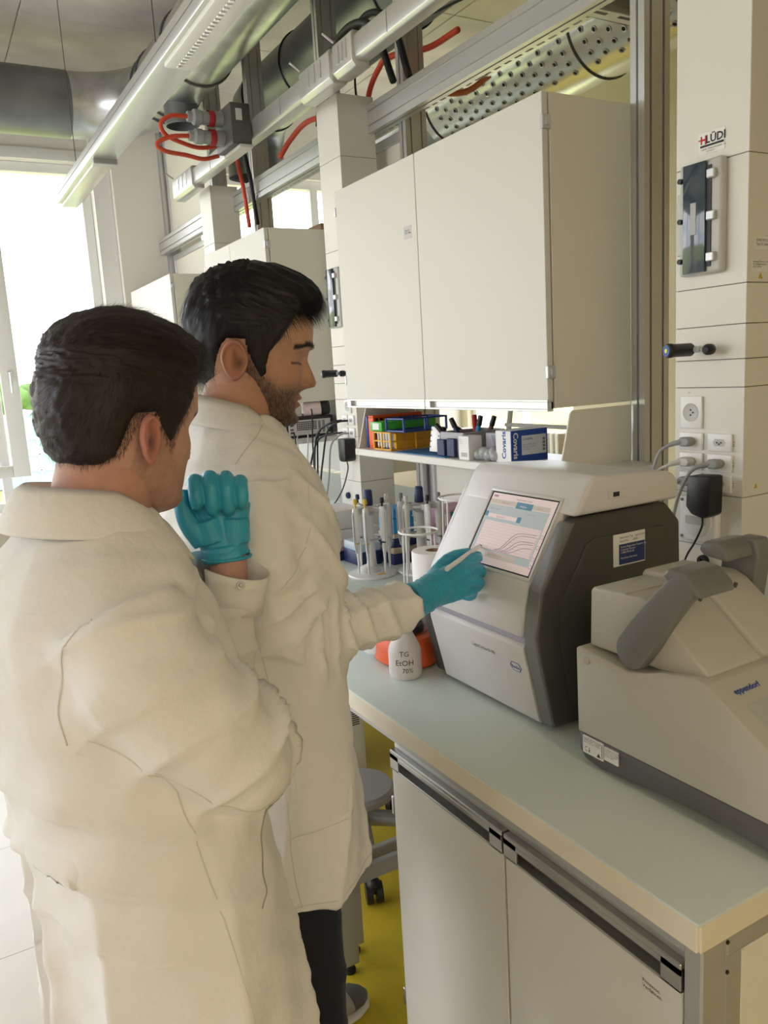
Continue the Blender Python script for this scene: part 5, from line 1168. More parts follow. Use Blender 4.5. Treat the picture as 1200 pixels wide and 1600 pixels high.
def head_surface(TH, Z, nose=1.0, closed_eye=True):
    fr, bk, w = (smooth_interp(Z, ZF, q) for q in (FR, BK, WD))
    # keep the widest point behind the middle
    xc = bk+(fr-bk)*.47; c, s = np.cos(TH), np.sin(TH)
    x = np.where(c > 0, xc+(fr-xc)*np.abs(c)**.80*1, xc-(xc-bk)*np.abs(c)**.92); y = w*np.sign(s)*np.abs(s)**.86
    face = np.clip(c, 0, 1)**.5
    ay = np.abs(y); f = np.zeros_like(x)
    hz = np.interp(Z, [-.056, -.050, -.044, -.037, -.024, -.008, .004, .012], [0, .010, .0235, .0255, .0190, .0100, .0035, 0]); hw = np.interp(Z, [-.05, -.035, .0, .02], [.0125, .0105, .0075, .009])
    f += nose*hz*g(y, hw)
    f += .0085*g(ay-.0135, .0062)*g(Z+.0445, .0075)          # nostril wings
    f += .0050*g(Z-.018, .0080)*g(ay-.024, .020)              # brow ridge
    f -= .0105*g(ay-.031, .0150)*g(Z+.003, .0100)             # eye socket
    f += .0075*g(ay-.031, .0115)*g(Z+.0040, .0080)            # eyeball under lid
    f -= .0018*g(ay-.031, .013)*g(Z-.0040, .0016)             # lid crease
    f -= .0016*g(ay-.031, .012)*g(Z+.0120, .0014)             # lash line
    f += .0040*g(ay-.044, .018)*g(Z+.030, .016)               # cheek
    f += .0062*g(y, .019)*g(Z+.0655, .0045)+.0068*g(y, .016)*g(Z+.0775, .0048) # lips
    f -= .0034*g(y, .023)*g(Z+.0715, .0016)
    f -= .0022*g(y, .0045)*g(Z+.0585, .004)
    f += .0055*g(y, .017)*g(Z+.1025, .010)                    # chin
    f -= .0035*g(ay-.034, .012)*g(Z+.062, .016)
    x = x+f*face
    return np.stack([x, y, Z], -1)
def head_grid(nth=180, **k):
    th = np.linspace(-math.pi, math.pi, nth, endpoint=False); th = th-.35*np.sin(th)*1.0   # denser in front
    z = np.concatenate([np.linspace(-.1218, .09, 120), .09+.0298*np.sin(np.linspace(0, math.pi/2, 22))[1:]])
    TH, Zg = np.meshgrid(th, z); P = head_surface(TH, Zg, **k); return TH, Zg, P
def grid_faces(m, n): return [(i*n+j, i*n+(j+1) % n, (i+1)*n+(j+1) % n, (i+1)*n+j) for i in range(m-1) for j in range(n)]
def grid_normals(P):
    du = np.roll(P, -1, 1)-np.roll(P, 1, 1); dv = np.gradient(P, axis=0); n = np.cross(du, dv); return n/np.maximum(np.linalg.norm(n, axis=-1, keepdims=True), 1e-9)
def ear(side):
    n, m = 40, 14; V = []; F = []
    rho = np.linspace(0, 1, m); ph = np.linspace(0, 2*math.pi, n, endpoint=False)
    def pos(r, p, back):
        a = .0205*(1-.24*(math.sin(p) < 0)*abs(math.sin(p))); b_ = .0305
        u = a*r*math.cos(p); v = b_*r*math.sin(p)
        h = .0085*math.exp(-((r-.86)/.11)**2)*(1 if not (-2.4 < math.atan2(v, u) < -.7) else .55)*(.25 if abs(p) < .7 or p > 5.6 else 1)
        h -= .0065*math.exp(-(((u-.004)/.008)**2+((v+.004)/.012)**2)); h += .0035*math.exp(-(((u+.004)/.005)**2+((v-.006)/.016)**2))
        base = .0075-.0050*(u/.0205)
        return u, v, base+h-(.0042 if back else 0)
    for back in (0, 1):
        for r in rho:
            for p in ph:
                rr = r*(.96 if back else 1); u, v, h = pos(rr, p, back)
                x = -.012-(-u)*1.0; V.append((-.020+u-v*.12, side*(.0735+h), v-.024))
    for k in (0, 1):
        o = k*m*n
        for i in range(m-1):
            for j in range(n):
                q = (o+i*n+j, o+i*n+(j+1) % n, o+(i+1)*n+(j+1) % n, o+(i+1)*n+j); F.append(q if (k == 0) == (side < 0) else q[::-1])
    for j in range(n):
        q = ((m-1)*n+j, (m-1)*n+(j+1) % n, m*n+(m-1)*n+(j+1) % n, m*n+(m-1)*n+j); F.append(q)
    return V, F
def make_head(parent_body, M, neck_pts, neck_rad, skin, beard, ear_red=.12, brow=.9):
    """adds head, ears and neck to the body builder; returns vertex colours"""
    TH, Zg, P = head_grid(); m, n = TH.shape
    V = P.reshape(-1, 3); F = grid_faces(m, n)
    y, z, x = V[:, 1], V[:, 2], V[:, 0]; ay = np.abs(y); front = np.clip(np.cos(TH.ravel()), 0, 1)
    col = np.tile(np.array(skin), (len(V), 1))
    def mix(w, c): nonlocal col; w = np.clip(w, 0, 1)[:, None]; col = col*(1-w)+np.array(c)*w
    mix(.25*g(ay-.045, .02)*g(z+.025, .02)*(x > 0), (skin[0]*1.05, skin[1]*.72, skin[2]*.68)); mix(.3*g(y, .014)*g(z+.04, .012)*(x > .05), (skin[0]*1.0, skin[1]*.68, skin[2]*.62))
    jaw_line = np.interp(x, [-.02, .0, .03, .05, .075, .11], [.01, -.012, -.040, -.052, -.049, -.049]); bw = 1/(1+np.exp((z-jaw_line)/.006))*(x > -.03)
    lip = np.clip(g(y, .021)*(g(z+.0655, .006)+g(z+.0775, .006)), 0, 1)*(x > .06)
    bw = bw*(1-.92*lip)*(1-.5*g(y, .012)*g(z+.088, .004)); nse = np.array([mnoise.noise(Vector(v)*180)*.5+.5 for v in V])
    mix(beard*bw*(.75+.5*nse), (.035, .028, .026))
    mix(.75*lip, (skin[0]*.95, skin[1]*.52, skin[2]*.52)); mix(.7*g(y, .021)*g(z+.0715, .0014)*(x > .06), (.10, .04, .035))
    browz = .0165+.004*np.sin(np.clip((ay-.014)/.036, 0, 1)*math.pi)-.004*np.clip((ay-.036)/.02, 0, 1); mix(brow*g(z-browz, .0038)*(ay > .012)*(ay < .056)*(x > .02)*1.2, (.02, .017, .015))
    mix(1.0*g(z+.0125-.0016*g(ay-.031, .01), .0017)*(ay > .015)*(ay < .050)*(x > .02), (.012, .009, .008))
    b = MB(); b.add(V, F); nv = len(V)
    b.add([V[:n].mean(0)+np.array([0, 0, -.002])], []); b.f += [(nv, (j+1) % n, j) for j in range(n)]; b.mi += [0]*n
    b.add([V[-n:].mean(0)+np.array([0, 0, .0008])], []); b.f += [(nv+1, (m-1)*n+j, (m-1)*n+(j+1) % n) for j in range(n)]; b.mi += [0]*n
    cols = [tuple(c) for c in col]+[tuple(col[0]), tuple(skin)]
    for s in (-1, 1):
        e, f = ear(s); b.add(e, f)
        for q in e:
            du, dv = q[0]+.016-.024*.12, q[2]+.024+.004; k = 1-.62*math.exp(-((du/.0075)**2+(dv/.011)**2))-.25*math.exp(-(((q[0]+.022)/.006)**2+((q[2]+.012)/.010)**2))  # shade in the ear hollows is painted into the skin colour
            cols.append((skin[0]*.95*k, skin[1]*(.93-ear_red)*k, skin[2]*(.93-ear_red*.9)*k))
    MM = np.array(M); W = [tuple((MM[:3, :3]@np.array(v)+MM[:3, 3])) for v in b.v]
    n0 = len(parent_body.v); parent_body.add(W, b.f)
    nb = len(parent_body.v); limb(parent_body, neck_pts, neck_rad, 30, 8)
    cols += [(skin[0]*.97, skin[1]*.92, skin[2]*.9)]*(len(parent_body.v)-nb)
    return n0, cols, TH, Zg, P
def TH_of(): return head_grid(150)[0]
def Zg_of(T): return head_grid(150)[1]
def hair_shell(parent, name, M, mtl, thick, comb, seed, groove=.0022, gscale=120):
    """thick(theta, z, x, y) -> hair thickness in metres (negative: bare)"""
    TH, Zg, P = head_grid(150); N = grid_normals(P)
    c = np.array([-.01, 0, .0]); flip = np.sum(N*(P-c), -1) < 0; N[flip] *= -1
    T = thick(TH, Zg, P[..., 0], P[..., 1]); 
    Q = P.reshape(-1, 3); D = np.array([comb(*q) for q in Q]).reshape(P.shape)
    # strand grooves: noise sampled across the combing direction
    gr = np.zeros(TH.shape)
    for i in range(TH.shape[0]):
        for j in range(TH.shape[1]):
            if T[i, j] > -.004:
                p = P[i, j]; d = D[i, j]; q = p-d*np.dot(p, d)*.88
                gr[i, j] = mnoise.noise(Vector(q)*gscale+Vector((seed, 0, 0)))+.6*mnoise.noise(Vector(q)*gscale*2.3+Vector((0, seed, 0)))
    S_ = P+N*(np.clip(T, -.004, 1)+gr*groove*np.clip(T/.006, 0, 1.4))[..., None]
    m, n = TH.shape; keep = (T > -.0035).reshape(-1)
    F = [f for f in grid_faces(m, n) if all(keep[k] for k in f)]
    Vv = S_.reshape(-1, 3); top = len(Vv)
    Vv = np.vstack([Vv, Vv[-n:].mean(0)+[0, 0, .001]]); F += [(top, (m-1)*n+j, (m-1)*n+(j+1) % n) for j in range(n)]
    MM = np.array(M); W = Vv@MM[:3, :3].T+MM[:3, 3]
    b = MB(); b.add(W, F)
    bm = bmesh.new(); vs = [bm.verts.new(v) for v in b.v]
    for f in F: bm.faces.new([vs[i] for i in f])
    bmesh.ops.delete(bm, geom=[v for v in bm.verts if not v.link_faces], context='VERTS')
    o = MB().bm(bm).build(name, mtl, parent, smooth=180)
    return o, S_, N, T, D
def strands(parent, name, M, mtl, S_, N, T, D, count, length, lift, width, seed, tmin=.002, droop=0, sel=None):
    r = np.random.default_rng(seed); m, n = T.shape
    idx = np.argwhere((T > tmin) if sel is None else sel); area = np.linalg.norm(np.cross(np.roll(S_, -1, 1)-S_, np.gradient(S_, axis=0)), axis=-1)
    w = area[idx[:, 0], idx[:, 1]]; w = w/w.sum(); pick = r.choice(len(idx), count, p=w)
    V = []; F = []; R3 = np.array(M)[:3, :3]; t3 = np.array(M)[:3, 3]
    for k in pick:
        i, j = idx[k]; p = S_[i, j]+r.normal(0, .0012, 3)-N[i, j]*.002; nrm = N[i, j]; d = D[i, j]+r.normal(0, .16, 3); d -= nrm*np.dot(d, nrm); d /= max(np.linalg.norm(d), 1e-6)
        L = length*(.6+.8*r.random())*(1 if not callable(length) else 1); lf = lift*(.5+r.random())
        side = np.cross(d, nrm); side /= max(np.linalg.norm(side), 1e-6); o = len(V)
        for q, s in enumerate((0, .4, .75, 1.0)):
            c = p+d*L*s*(1-.25*lf)+nrm*(lf*L*(s-.45*s*s))+np.array([0, 0, -droop*L*s*s]); wd = width*(1-s*.85)
            V += [c-side*wd, c+side*wd]
        F += [(o, o+1, o+3, o+2), (o+2, o+3, o+5, o+4), (o+4, o+5, o+7, o+6)]
    W = np.array(V)@R3.T+t3; b = MB(); b.add(W, F)
    return b.build(name, mtl, parent, smooth=180)
def head_matrix(c, az, pitch, roll=0, s=1.0):
    """local x forward, y left, z up"""
    F = Vector((math.sin(R_(az))*math.cos(R_(pitch)), math.cos(R_(az))*math.cos(R_(pitch)), -math.sin(R_(pitch))))
    L = Z_.cross(F).normalized(); U = F.cross(L)
    if roll: q = Matrix.Rotation(R_(roll), 3, F); L = q @ L; U = q @ U
    Mx = Matrix(((F.x*s, L.x*s, U.x*s, c[0]), (F.y*s, L.y*s, U.y*s, c[1]), (F.z*s, L.z*s, U.z*s, c[2]), (0, 0, 0, 1))); return Mx
def body_object(b, cols, n0, name, label, loc, skin):
    me = b.mesh(name, M_SKIN, Vector(loc), 180); att = me.color_attributes.new('Col', 'FLOAT_COLOR', 'POINT')
    full = [(*skin, 1)]*len(b.v); k = 0
    for c in cols: full[n0+k] = (*c, 1); k += 1
    att.data.foreach_set('color', np.array(full, np.float32).ravel())
    o = bpy.data.objects.new(name, me); COL.objects.link(o); o.location = loc; ORG[o.name] = Vector(loc)
    return tag(o, label, 'person')
def on_surface(bvh, p, off): 
    loc, nrm, i, d = bvh.find_nearest(Vector(p)); return loc+nrm*off
def seam(parent, bvh, pts, name='seam', r=.0008, off=.0003, m=None, n=10):
    P = [on_surface(bvh, p, off) for p in spline(pts, n)]
    for it in range(3):
        for k in range(8): P = [P[0]]+[(a+b+c)/3 for a, b, c in zip(P, P[1:], P[2:])]+[P[-1]]
        P = [on_surface(bvh, p, off) for p in P]
    return MB().tube(P, r, 6).build(name, m or M_SEAM, parent, smooth=180)
def patch(parent, bvh, o, u, v, name, m, off=.0022, nu=16, nv=18, toward=None):
    """sheet laid on the garment: corners o, o+u, o+v, projected to the surface"""
    o, u, v = Vector(o), Vector(u), Vector(v); V = []
    for j in range(nv+1):
        for i in range(nu+1):
            e = off if 0 < i < nu and 0 < j < nv else -.0004
            V.append(on_surface(bvh, o+u*i/nu+v*j/nv, e))
    F = [(j*(nu+1)+i, j*(nu+1)+i+1, (j+1)*(nu+1)+i+1, (j+1)*(nu+1)+i) for j in range(nv) for i in range(nu)]
    return MB().add(V, F).build(name, m, parent, smooth=180)
def hand(b, palm, fingers, rads):
    for P, r in zip(fingers, rads): limb(b, P, r, 14, 5)
    for p, q, r0, r1 in palm: b.tube([p, (Vector(p)+Vector(q))/2, q], [r0, (r0+r1)/2, r1], 16)
def shoe(parent, c, az, label=None):
    F = Vector((math.sin(R_(az)), math.cos(R_(az)), 0)); L = Z_.cross(F); c = Vector(c)
    def ring(s, w, h, z0, n=20): return [c+F*s+L*(w*math.cos(a))+Z_*(z0+h*(.5+.5*math.sin(a))) for a in np.linspace(0, 2*math.pi, n, endpoint=False)]
    def lofted(b, rs):
        n = len(rs[0]); V = [p for q in rs for p in q]
        b.add(V, [(i*n+j, i*n+(j+1) % n, (i+1)*n+(j+1) % n, (i+1)*n+j) for i in range(len(rs)-1) for j in range(n)]+[tuple(range(n-1, -1, -1)), tuple(range((len(rs)-1)*n, len(rs)*n))])
    up = part('shoe', mat('shoe_grey', (.30, .27, .25), .7, bump=.0008, bscale=160), parent, lambda b: lofted(b, [ring(-.085, .026, .07, .02), ring(-.07, .036, .085, .018), ring(-.02, .040, .088, .018), ring(.04, .043, .078, .018), ring(.09, .046, .058, .018), ring(.14, .044, .046, .018), ring(.175, .032, .036, .018), ring(.19, .014, .022, .02)]), 60)
    part('sole', mat('shoe_sole', (.62, .60, .56), .6), up, lambda b: lofted(b, [ring(-.092, .022, .022, 0), ring(-.075, .038, .028, 0), ring(.04, .046, .024, 0), ring(.10, .049, .022, 0), ring(.15, .045, .022, 0), ring(.185, .030, .024, 0), ring(.198, .012, .02, .004)]), 60)
    part('toe_cap', M_DGREY, up, lambda b: lofted(b, [ring(.135, .0455, .048, .018), ring(.165, .039, .042, .018), ring(.185, .024, .032, .018), ring(.196, .008, .018, .02)]), 60)
    def lc_(b):
        for k in range(5): b.tube([c+F*(.02+.02*k)+L*(.022*s)+Z_*(.092-.006*k-.004*abs(s)) for s in (-1, 0, 1)], .0028, 6)
    part('laces', M_PAPER, up, lc_)
    return up

# ------------------------------------------------------------------ dark haired man reaching to the screen
def make_reaching_man():
    az = 97
    skin = (.50, .285, .195); bb_ = MB()
    HM = head_matrix((.506, 1.322, 1.658), 112, 14, 2, 1.07)
    body_secs = [((.48, 1.345, .80), .08, .13, az), ((.465, 1.315, .95), .09, .14, az), ((.460, 1.300, 1.13), .085, .13, az), ((.465, 1.300, 1.30), .09, .14, az), ((.460, 1.305, 1.40), .07, .12, az), ((.458, 1.31, 1.48), .05, .06, az)]
    torso(bb_, body_secs)
    limb(bb_, [(.43, 1.185, 1.41), (.46, 1.18, 1.21), (.70, 1.237, 1.178), (.775, 1.252, 1.177)], [.045, .040, .029, .026], 18)
    limb(bb_, [(.44, 1.43, 1.41), (.44, 1.49, 1.18), (.49, 1.50, .98), (.50, 1.50, .90)], [.045, .040, .029, .025], 18)
    n0, cols, TH, Zg, P = make_head(bb_, HM, [(.482, 1.318, 1.63), (.474, 1.314, 1.585), (.460, 1.309, 1.54), (.452, 1.306, 1.48)], [.058, .058, .061, .068], skin, .78)
    # wrists and body keep the plain skin colour
    per = body_object(bb_, cols, n0, 'person', 'dark haired bearded man in a white lab coat pointing a stylus at the screen', (.47, 1.33, 0), skin)
    # ---- coat
    cb = MB()
    secs = [((.500, 1.352, .700), .140, .205, az), ((.492, 1.345, .80), .142, .205, az), ((.476, 1.325, .95), .142, .200, az), ((.466, 1.306, 1.12), .142, .192, az), ((.464, 1.300, 1.28), .145, .200, az), ((.460, 1.302, 1.39), .138, .198, az), ((.455, 1.306, 1.47), .112, .165, az), ((.454, 1.308, 1.52), .085, .110, az), ((.452, 1.309, 1.548), .068, .080, az)]
    torso(cb, secs)
    armR = [(.425, 1.175, 1.445), (.425, 1.150, 1.33), (.452, 1.165, 1.205), (.555, 1.200, 1.178), (.735, 1.240, 1.173)]
    limb(cb, armR, [.072, .068, .066, .057, .047], 28)
    armL = [(.435, 1.440, 1.445), (.435, 1.485, 1.32), (.44, 1.50, 1.18), (.47, 1.505, 1.06), (.50, 1.50, .95)]
    limb(cb, armL, [.072, .066, .064, .056, .047], 24)
    me = voxel(cb, .0062, 8); co, no = arr(me)
    dR, tR = seg_param(co, armR); dL, tL = seg_param(co, armL)
    wa = np.exp(-((dR/.085)**6)); wt = 1-np.maximum(wa, np.exp(-((dL/.085)**6)))
    z = co[:, 2]
    # torso: long vertical folds that open towards the hem, plus diagonal pulls from the armpit
    q = np.arctan2(co[:, 1]-1.32, co[:, 0]-.46)
    vert = ridge(q*5.5+1.2*wv(co, (0, 0, 1), 4)+.6*wv(co, (1, 1, 0), 9), 1.6)*np.clip((1.20-z)/.45, 0.15, 1)*.017
    pull = ridge(co@np.array([38., 12, 30])+1.3*wv(co, (0, 1, 1), 7), 2)*np.exp(-(((z-1.30)/.15)**2))*.013
    # sleeve: rings bunched at the elbow, spiral drag along the forearm
    bend = np.exp(-((tR-.245)/.10)**2); fore = np.clip((tR-.30)/.1, 0, 1)
    ring = ridge(tR*62+2.0*wv(co, (0, .3, 1), 17)+1.5*wv(co, (1, 0, 0), 13), 2.2)*(.016*bend+.005*fore+.004)
    spir = ridge(co@np.array([16., 18, 55])+1.6*wv(co, (1, .2, 0), 11), 2)*.007*fore
    fine = .0022*wv(co, (60, 45, 30), 1)*wv(co, (-30, 50, 65), 1)
    co = co+no*(((vert+pull)*wt+(ring+spir)*wa+fine)-.004)[:, None]
    put(me, co)
    bvh = BVHTree.FromPolygons([tuple(v) for v in co], [tuple(p.vertices) for p in me.polygons])
    coat = link_mesh(me, 'lab_coat', M_COAT, per, label='white knee length lab coat')
    pk = patch(coat, bvh, (.585, 1.17, .86), (-.16, -.03, 0), (0, 0, .19), 'pocket', M_COAT, .003)
    seam(coat, bvh, [(.59, 1.17, .86), (.50, 1.13, .855), (.425, 1.14, .86)]); seam(coat, bvh, [(.585, 1.17, .86), (.585, 1.16, .95), (.585, 1.15, 1.05)])
    seam(coat, bvh, [(.44, 1.12, .71), (.43, 1.12, .85), (.42, 1.12, 1.05), (.41, 1.13, 1.2)]); seam(coat, bvh, [(.46, 1.235, 1.50), (.44, 1.20, 1.485), (.40, 1.16, 1.49)])
    seam(coat, bvh, [(.50, 1.19, 1.46), (.50, 1.14, 1.40), (.48, 1.10, 1.33), (.42, 1.09, 1.29)]); seam(coat, bvh, [(.65, 1.20, .72), (.58, 1.14, .715), (.48, 1.12, .715), (.40, 1.14, .715)])
    seam(coat, bvh, [(.635, 1.335, .71), (.62, 1.33, .9), (.60, 1.31, 1.12), (.59, 1.30, 1.3), (.53, 1.30, 1.47)], 'front_edge', .0035, .001, M_COAT)
    # band collar, open at the throat
    def collar(b):
        V = []; n = 46; rows = [(.060, .000), (.062, .020), (.066, .034), (.078, .022), (.092, -.004), (.094, -.010)]
        F = Vector((math.sin(R_(az)), math.cos(R_(az)), 0)); Rt = Vector((math.cos(R_(az)), -math.sin(R_(az)), 0)); c = Vector((.455, 1.309, 1.530))
        for i in range(n):
            a = R_(25)+R_(310)*i/(n-1)
            for r, h in rows:
                dz = -.055*max(0, math.cos(a))**1.5; V.append(c+F*(r*1.0*math.cos(a))+Rt*(r*1.05*math.sin(a))+Z_*(h+dz+.022*max(0, -math.cos(a))))
        m_ = len(rows); b.add(V, [(i*m_+j, i*m_+j+1, (i+1)*m_+j+1, (i+1)*m_+j) for i in range(n-1) for j in range(m_-1)])
    co_ = part('collar', M_COAT, coat, collar, 180); sm = co_.modifiers.new('s', 'SOLIDIFY'); sm.thickness = .003; sm.offset = 0
    part('undershirt', mat('tshirt_white', (.74, .74, .74), .8), per, lambda b: torso(b, [((.465, 1.308, 1.44), .08, .10, az), ((.470, 1.307, 1.505), .072, .078, az), ((.472, 1.308, 1.528), .064, .068, az)]), 180)
    # ---- trousers, shoes
    M_TR = mat('navy_trousers', (.006, .007, .014), .8, bump=.0006, bscale=300)
    tb = MB(); limb(tb, [(.485, 1.42, .92), (.53, 1.48, .66), (.55, 1.55, .45), (.555, 1.61, .22), (.575, 1.63, .05)], [.075, .078, .068, .056, .058], 22)
    limb(tb, [(.465, 1.24, .92), (.47, 1.235, .66), (.47, 1.22, .45), (.45, 1.21, .22), (.455, 1.21, .05)], [.075, .078, .068, .056, .058], 22)
    torso(tb, [((.475, 1.33, .82), .09, .14, az), ((.465, 1.32, 1.0), .085, .13, az)])
    tm_ = voxel(tb, .008, 5); c2, n2 = arr(tm_); c2 += n2*(ridge(c2[:, 2]*45+2*wv(c2, (1, 1, 0), 20), 2)*.006*np.exp(-((c2[:, 2]-.15)/.14)**2)+ridge(c2[:, 2]*30+3*wv(c2, (1, .4, 0), 14), 2)*.005*np.exp(-((c2[:, 2]-.48)/.14)**2))[:, None]; put(tm_, c2)
    link_mesh(tm_, 'trousers', M_TR, per, label='dark navy trousers')
    shoe(per, (.60, 1.632, 0), 84); shoe(per, (.48, 1.21, 0), 97)
    # ---- gloved right hand holding the stylus
    fi = dict(index=[(.8850, 1.2760, 1.2140), (.9290, 1.2920, 1.2205), (.9535, 1.3085, 1.2150), (.9590, 1.3190, 1.2200)],
              middle=[(.8937, 1.2685, 1.2043), (.9366, 1.282, 1.1986), (.9537, 1.3041, 1.1754), (.9433, 1.3211, 1.1753)],
              ring=[(.8879, 1.2619, 1.1844), (.9265, 1.2726, 1.1784), (.9397, 1.2979, 1.1543), (.9288, 1.316, 1.156)],
              pinky=[(.8759, 1.2592, 1.1664), (.9082, 1.2681, 1.1629), (.9177, 1.2907, 1.1428), (.908, 1.3083, 1.1449)],
              thumb=[(.828, 1.2904, 1.1967), (.8798, 1.3102, 1.2220), (.9225, 1.3153, 1.2275), (.9465, 1.3178, 1.2235)])
    gb = MB()
    hand(gb, [((.775, 1.252, 1.177), (.835, 1.268, 1.190), .032, .033), ((.80, 1.262, 1.181), (.885, 1.276, 1.214), .030, .0150), ((.80, 1.262, 1.180), (.893, 1.2685, 1.2043), .030, .0155), ((.80, 1.262, 1.178), (.888, 1.262, 1.1844), .030, .0150), ((.80, 1.262, 1.176), (.876, 1.259, 1.1664), .028, .0135), ((.81, 1.268, 1.184), (.85, 1.296, 1.205), .026, .018)],
         list(fi.values()), [[.0125, .0115, .0100, .0090], [.0125, .0118, .0102, .0092], [.0120, .0112, .0100, .0090], [.0110, .0100, .0090, .0080], [.0165, .0135, .0115, .0095]])
    limb(gb, [(.745, 1.2425, 1.1762), (.762, 1.2475, 1.1765), (.79, 1.256, 1.178)], [.0345, .0335, .031], 26)
    gm = voxel(gb, .0021, 5); gc, gn = arr(gm); s_ = (gc-np.array([.745, 1.2425, 1.176]))@np.array([.96, .24, .1])
    gc += gn*((ridge(s_*260+1.5*wv(gc, (0, 1, 1), 60), 1.5)*.0016)*np.exp(-((s_-.03)/.035)**2)+(.0009*ridge(gc@np.array([90., 60, 160]), 2)))[:, None]; put(gm, gc)
    gl = link_mesh(gm, 'glove', M_GLOVE, per, label='blue nitrile glove on the pointing hand')
    ax = Vector((.96, .24, .02)).normalized(); a_ = ax.orthogonal().normalized(); b_ = ax.cross(a_); c_ = Vector((.7445, 1.2425, 1.1762))
    part('cuff_roll', M_GLOVE, gl, lambda b: b.tube([c_+(a_*math.cos(t)+b_*math.sin(t))*.0345 for t in np.linspace(0, 2*math.pi, 30, endpoint=False)], .0022, 7, closed=True), 180)
    # gloved left hand resting below the reaching arm
    g2 = MB(); limb(g2, [(.50, 1.50, .95), (.505, 1.498, .91), (.51, 1.495, .865)], [.033, .032, .030], 20)
    for k in range(4): limb(g2, [(.535-.019*k, 1.497, .855), (.538-.019*k, 1.492, .815), (.536-.018*k, 1.478, .785), (.534-.017*k, 1.460, .775)], [.0125, .0115, .0100, .009], 12, 5)
    limb(g2, [(.528, 1.48, .885), (.545, 1.465, .855), (.548, 1.455, .825)], [.017, .0135, .010], 12, 5)
    g2m = voxel(g2, .003, 4); link_mesh(g2m, 'glove', M_GLOVE, per, label='blue nitrile glove on the other hand')
    # ---- hair, beard
    M_HB = mat('hair_black', (.006, .005, .007), .42, spec=.35)
    def thick(TH, Z, x, y):
        a = np.abs(TH)
        line = np.interp(a, [0, .45, .85, 1.05, 1.16, 1.24, 1.33, 1.42, 1.55, 1.80, 1.98, 2.15, 2.5, 3.15], [.066, .066, .062, .034, .010, -.034, -.042, -.026, .010, .006, -.030, -.055, -.068, -.074])
        t = np.clip((Z-line)/.016, -1, 1); base = .004+.008*np.clip((Z+.02)/.09, 0, 1)+.000*np.clip(-x/.1, 0, 1)
        fr = .016*np.exp(-(a/.75)**2)*np.exp(-((Z-.085)/.028)**2)
        return np.where(t > 0, np.sin(t*math.pi/2)**.7*(base+fr), t*.006)
    def comb(x, y, z):
        w = min(1, max(0, (z-.02)/.06)); w = w*w*(3-2*w); v = w*np.array([.95, .10, -.35])+(1-w)*np.array([.10, 0, -1.0]); q = min(1, max(0, (-x-.02)/.06)); v = (1-q)*v+q*np.array([-.25, .1, -1.0])
        return v/np.linalg.norm(v)
    hs, S_, N, T, D = hair_shell(per, 'hair', HM, M_HB, thick, comb, 3.1, .0030, 110)
    strands(hs, 'hair_strands', HM, M_HB, S_, N, T, D, 7000, .022, .10, .00035, 11, .0085, .10)
    sel = (T > .004) & (np.abs(TH_of()) < .9) & (Zg_of(T) > .055) & (Zg_of(T) < .090)
    strands(hs, 'fringe', HM, M_HB, S_, N, T, D, 900, .024, .16, .0005, 12, .003, .12, sel)
    Pb = head_grid(150)[2]; Nb = grid_normals(Pb); Nb[np.sum(Nb*(Pb-np.array([0, 0, 0])), -1) < 0] *= -1
    xx, yy, zz = Pb[..., 0], Pb[..., 1], Pb[..., 2]; jl = np.interp(xx, [-.02, .0, .03, .05, .075, .11], [.01, -.012, -.040, -.054, -.051, -.051])
    bs = (zz < jl) & (xx > -.02) & ~((np.abs(yy) < .022) & (zz > -.084) & (zz < -.060) & (xx > .06))
    Db = np.zeros_like(Pb); Db[..., 0] = .35; Db[..., 2] = -1
    strands(per, 'beard', HM, mat('beard_dark', (.018, .013, .012), .6, spec=.2), Pb+Nb*.0015, Nb, np.where(bs, .01, -.01), Db, 5200, .0050, .5, .00022, 13, .002)
    bz = .0165+.004*np.sin(np.clip((np.abs(yy)-.014)/.036, 0, 1)*math.pi)-.004*np.clip((np.abs(yy)-.036)/.02, 0, 1)
    ebs = (np.abs(zz-bz) < .0034) & (np.abs(yy) > .011) & (np.abs(yy) < .055) & (xx > .02)
    De = np.zeros_like(Pb); De[..., 0] = -.5; De[..., 1] = np.sign(yy); De[..., 2] = .15
    strands(per, 'eyebrows', HM, M_HB, Pb+Nb*.001, Nb, np.where(ebs, .01, -.01), De, 700, .008, .25, .0003, 14, .002)
    return per
man2 = make_reaching_man()
# stylus in his hand
t = thing('stylus', 'short white stylus held to the touch screen', 'stylus', (.90, 1.30, 1.22))
pa, pb = Vector((.8290, 1.2400, 1.2255)), Vector((.979, 1.3335, 1.2335)); pd = (pb-pa).normalized(); pl_ = (pb-pa).length
part('barrel', M_PWHITE, t, lambda b: b.lathe([(0, 0), (.0046, .0004), (.0048, .003), (.0048, pl_-.018), (.0036, pl_-.006), (0, pl_-.006)], pa, pd, 16))
part('tip', M_BLACK, t, lambda b: b.lathe([(0, pl_-.007), (.0035, pl_-.007), (.0028, pl_-.001), (0, pl_)], pa, pd, 14))

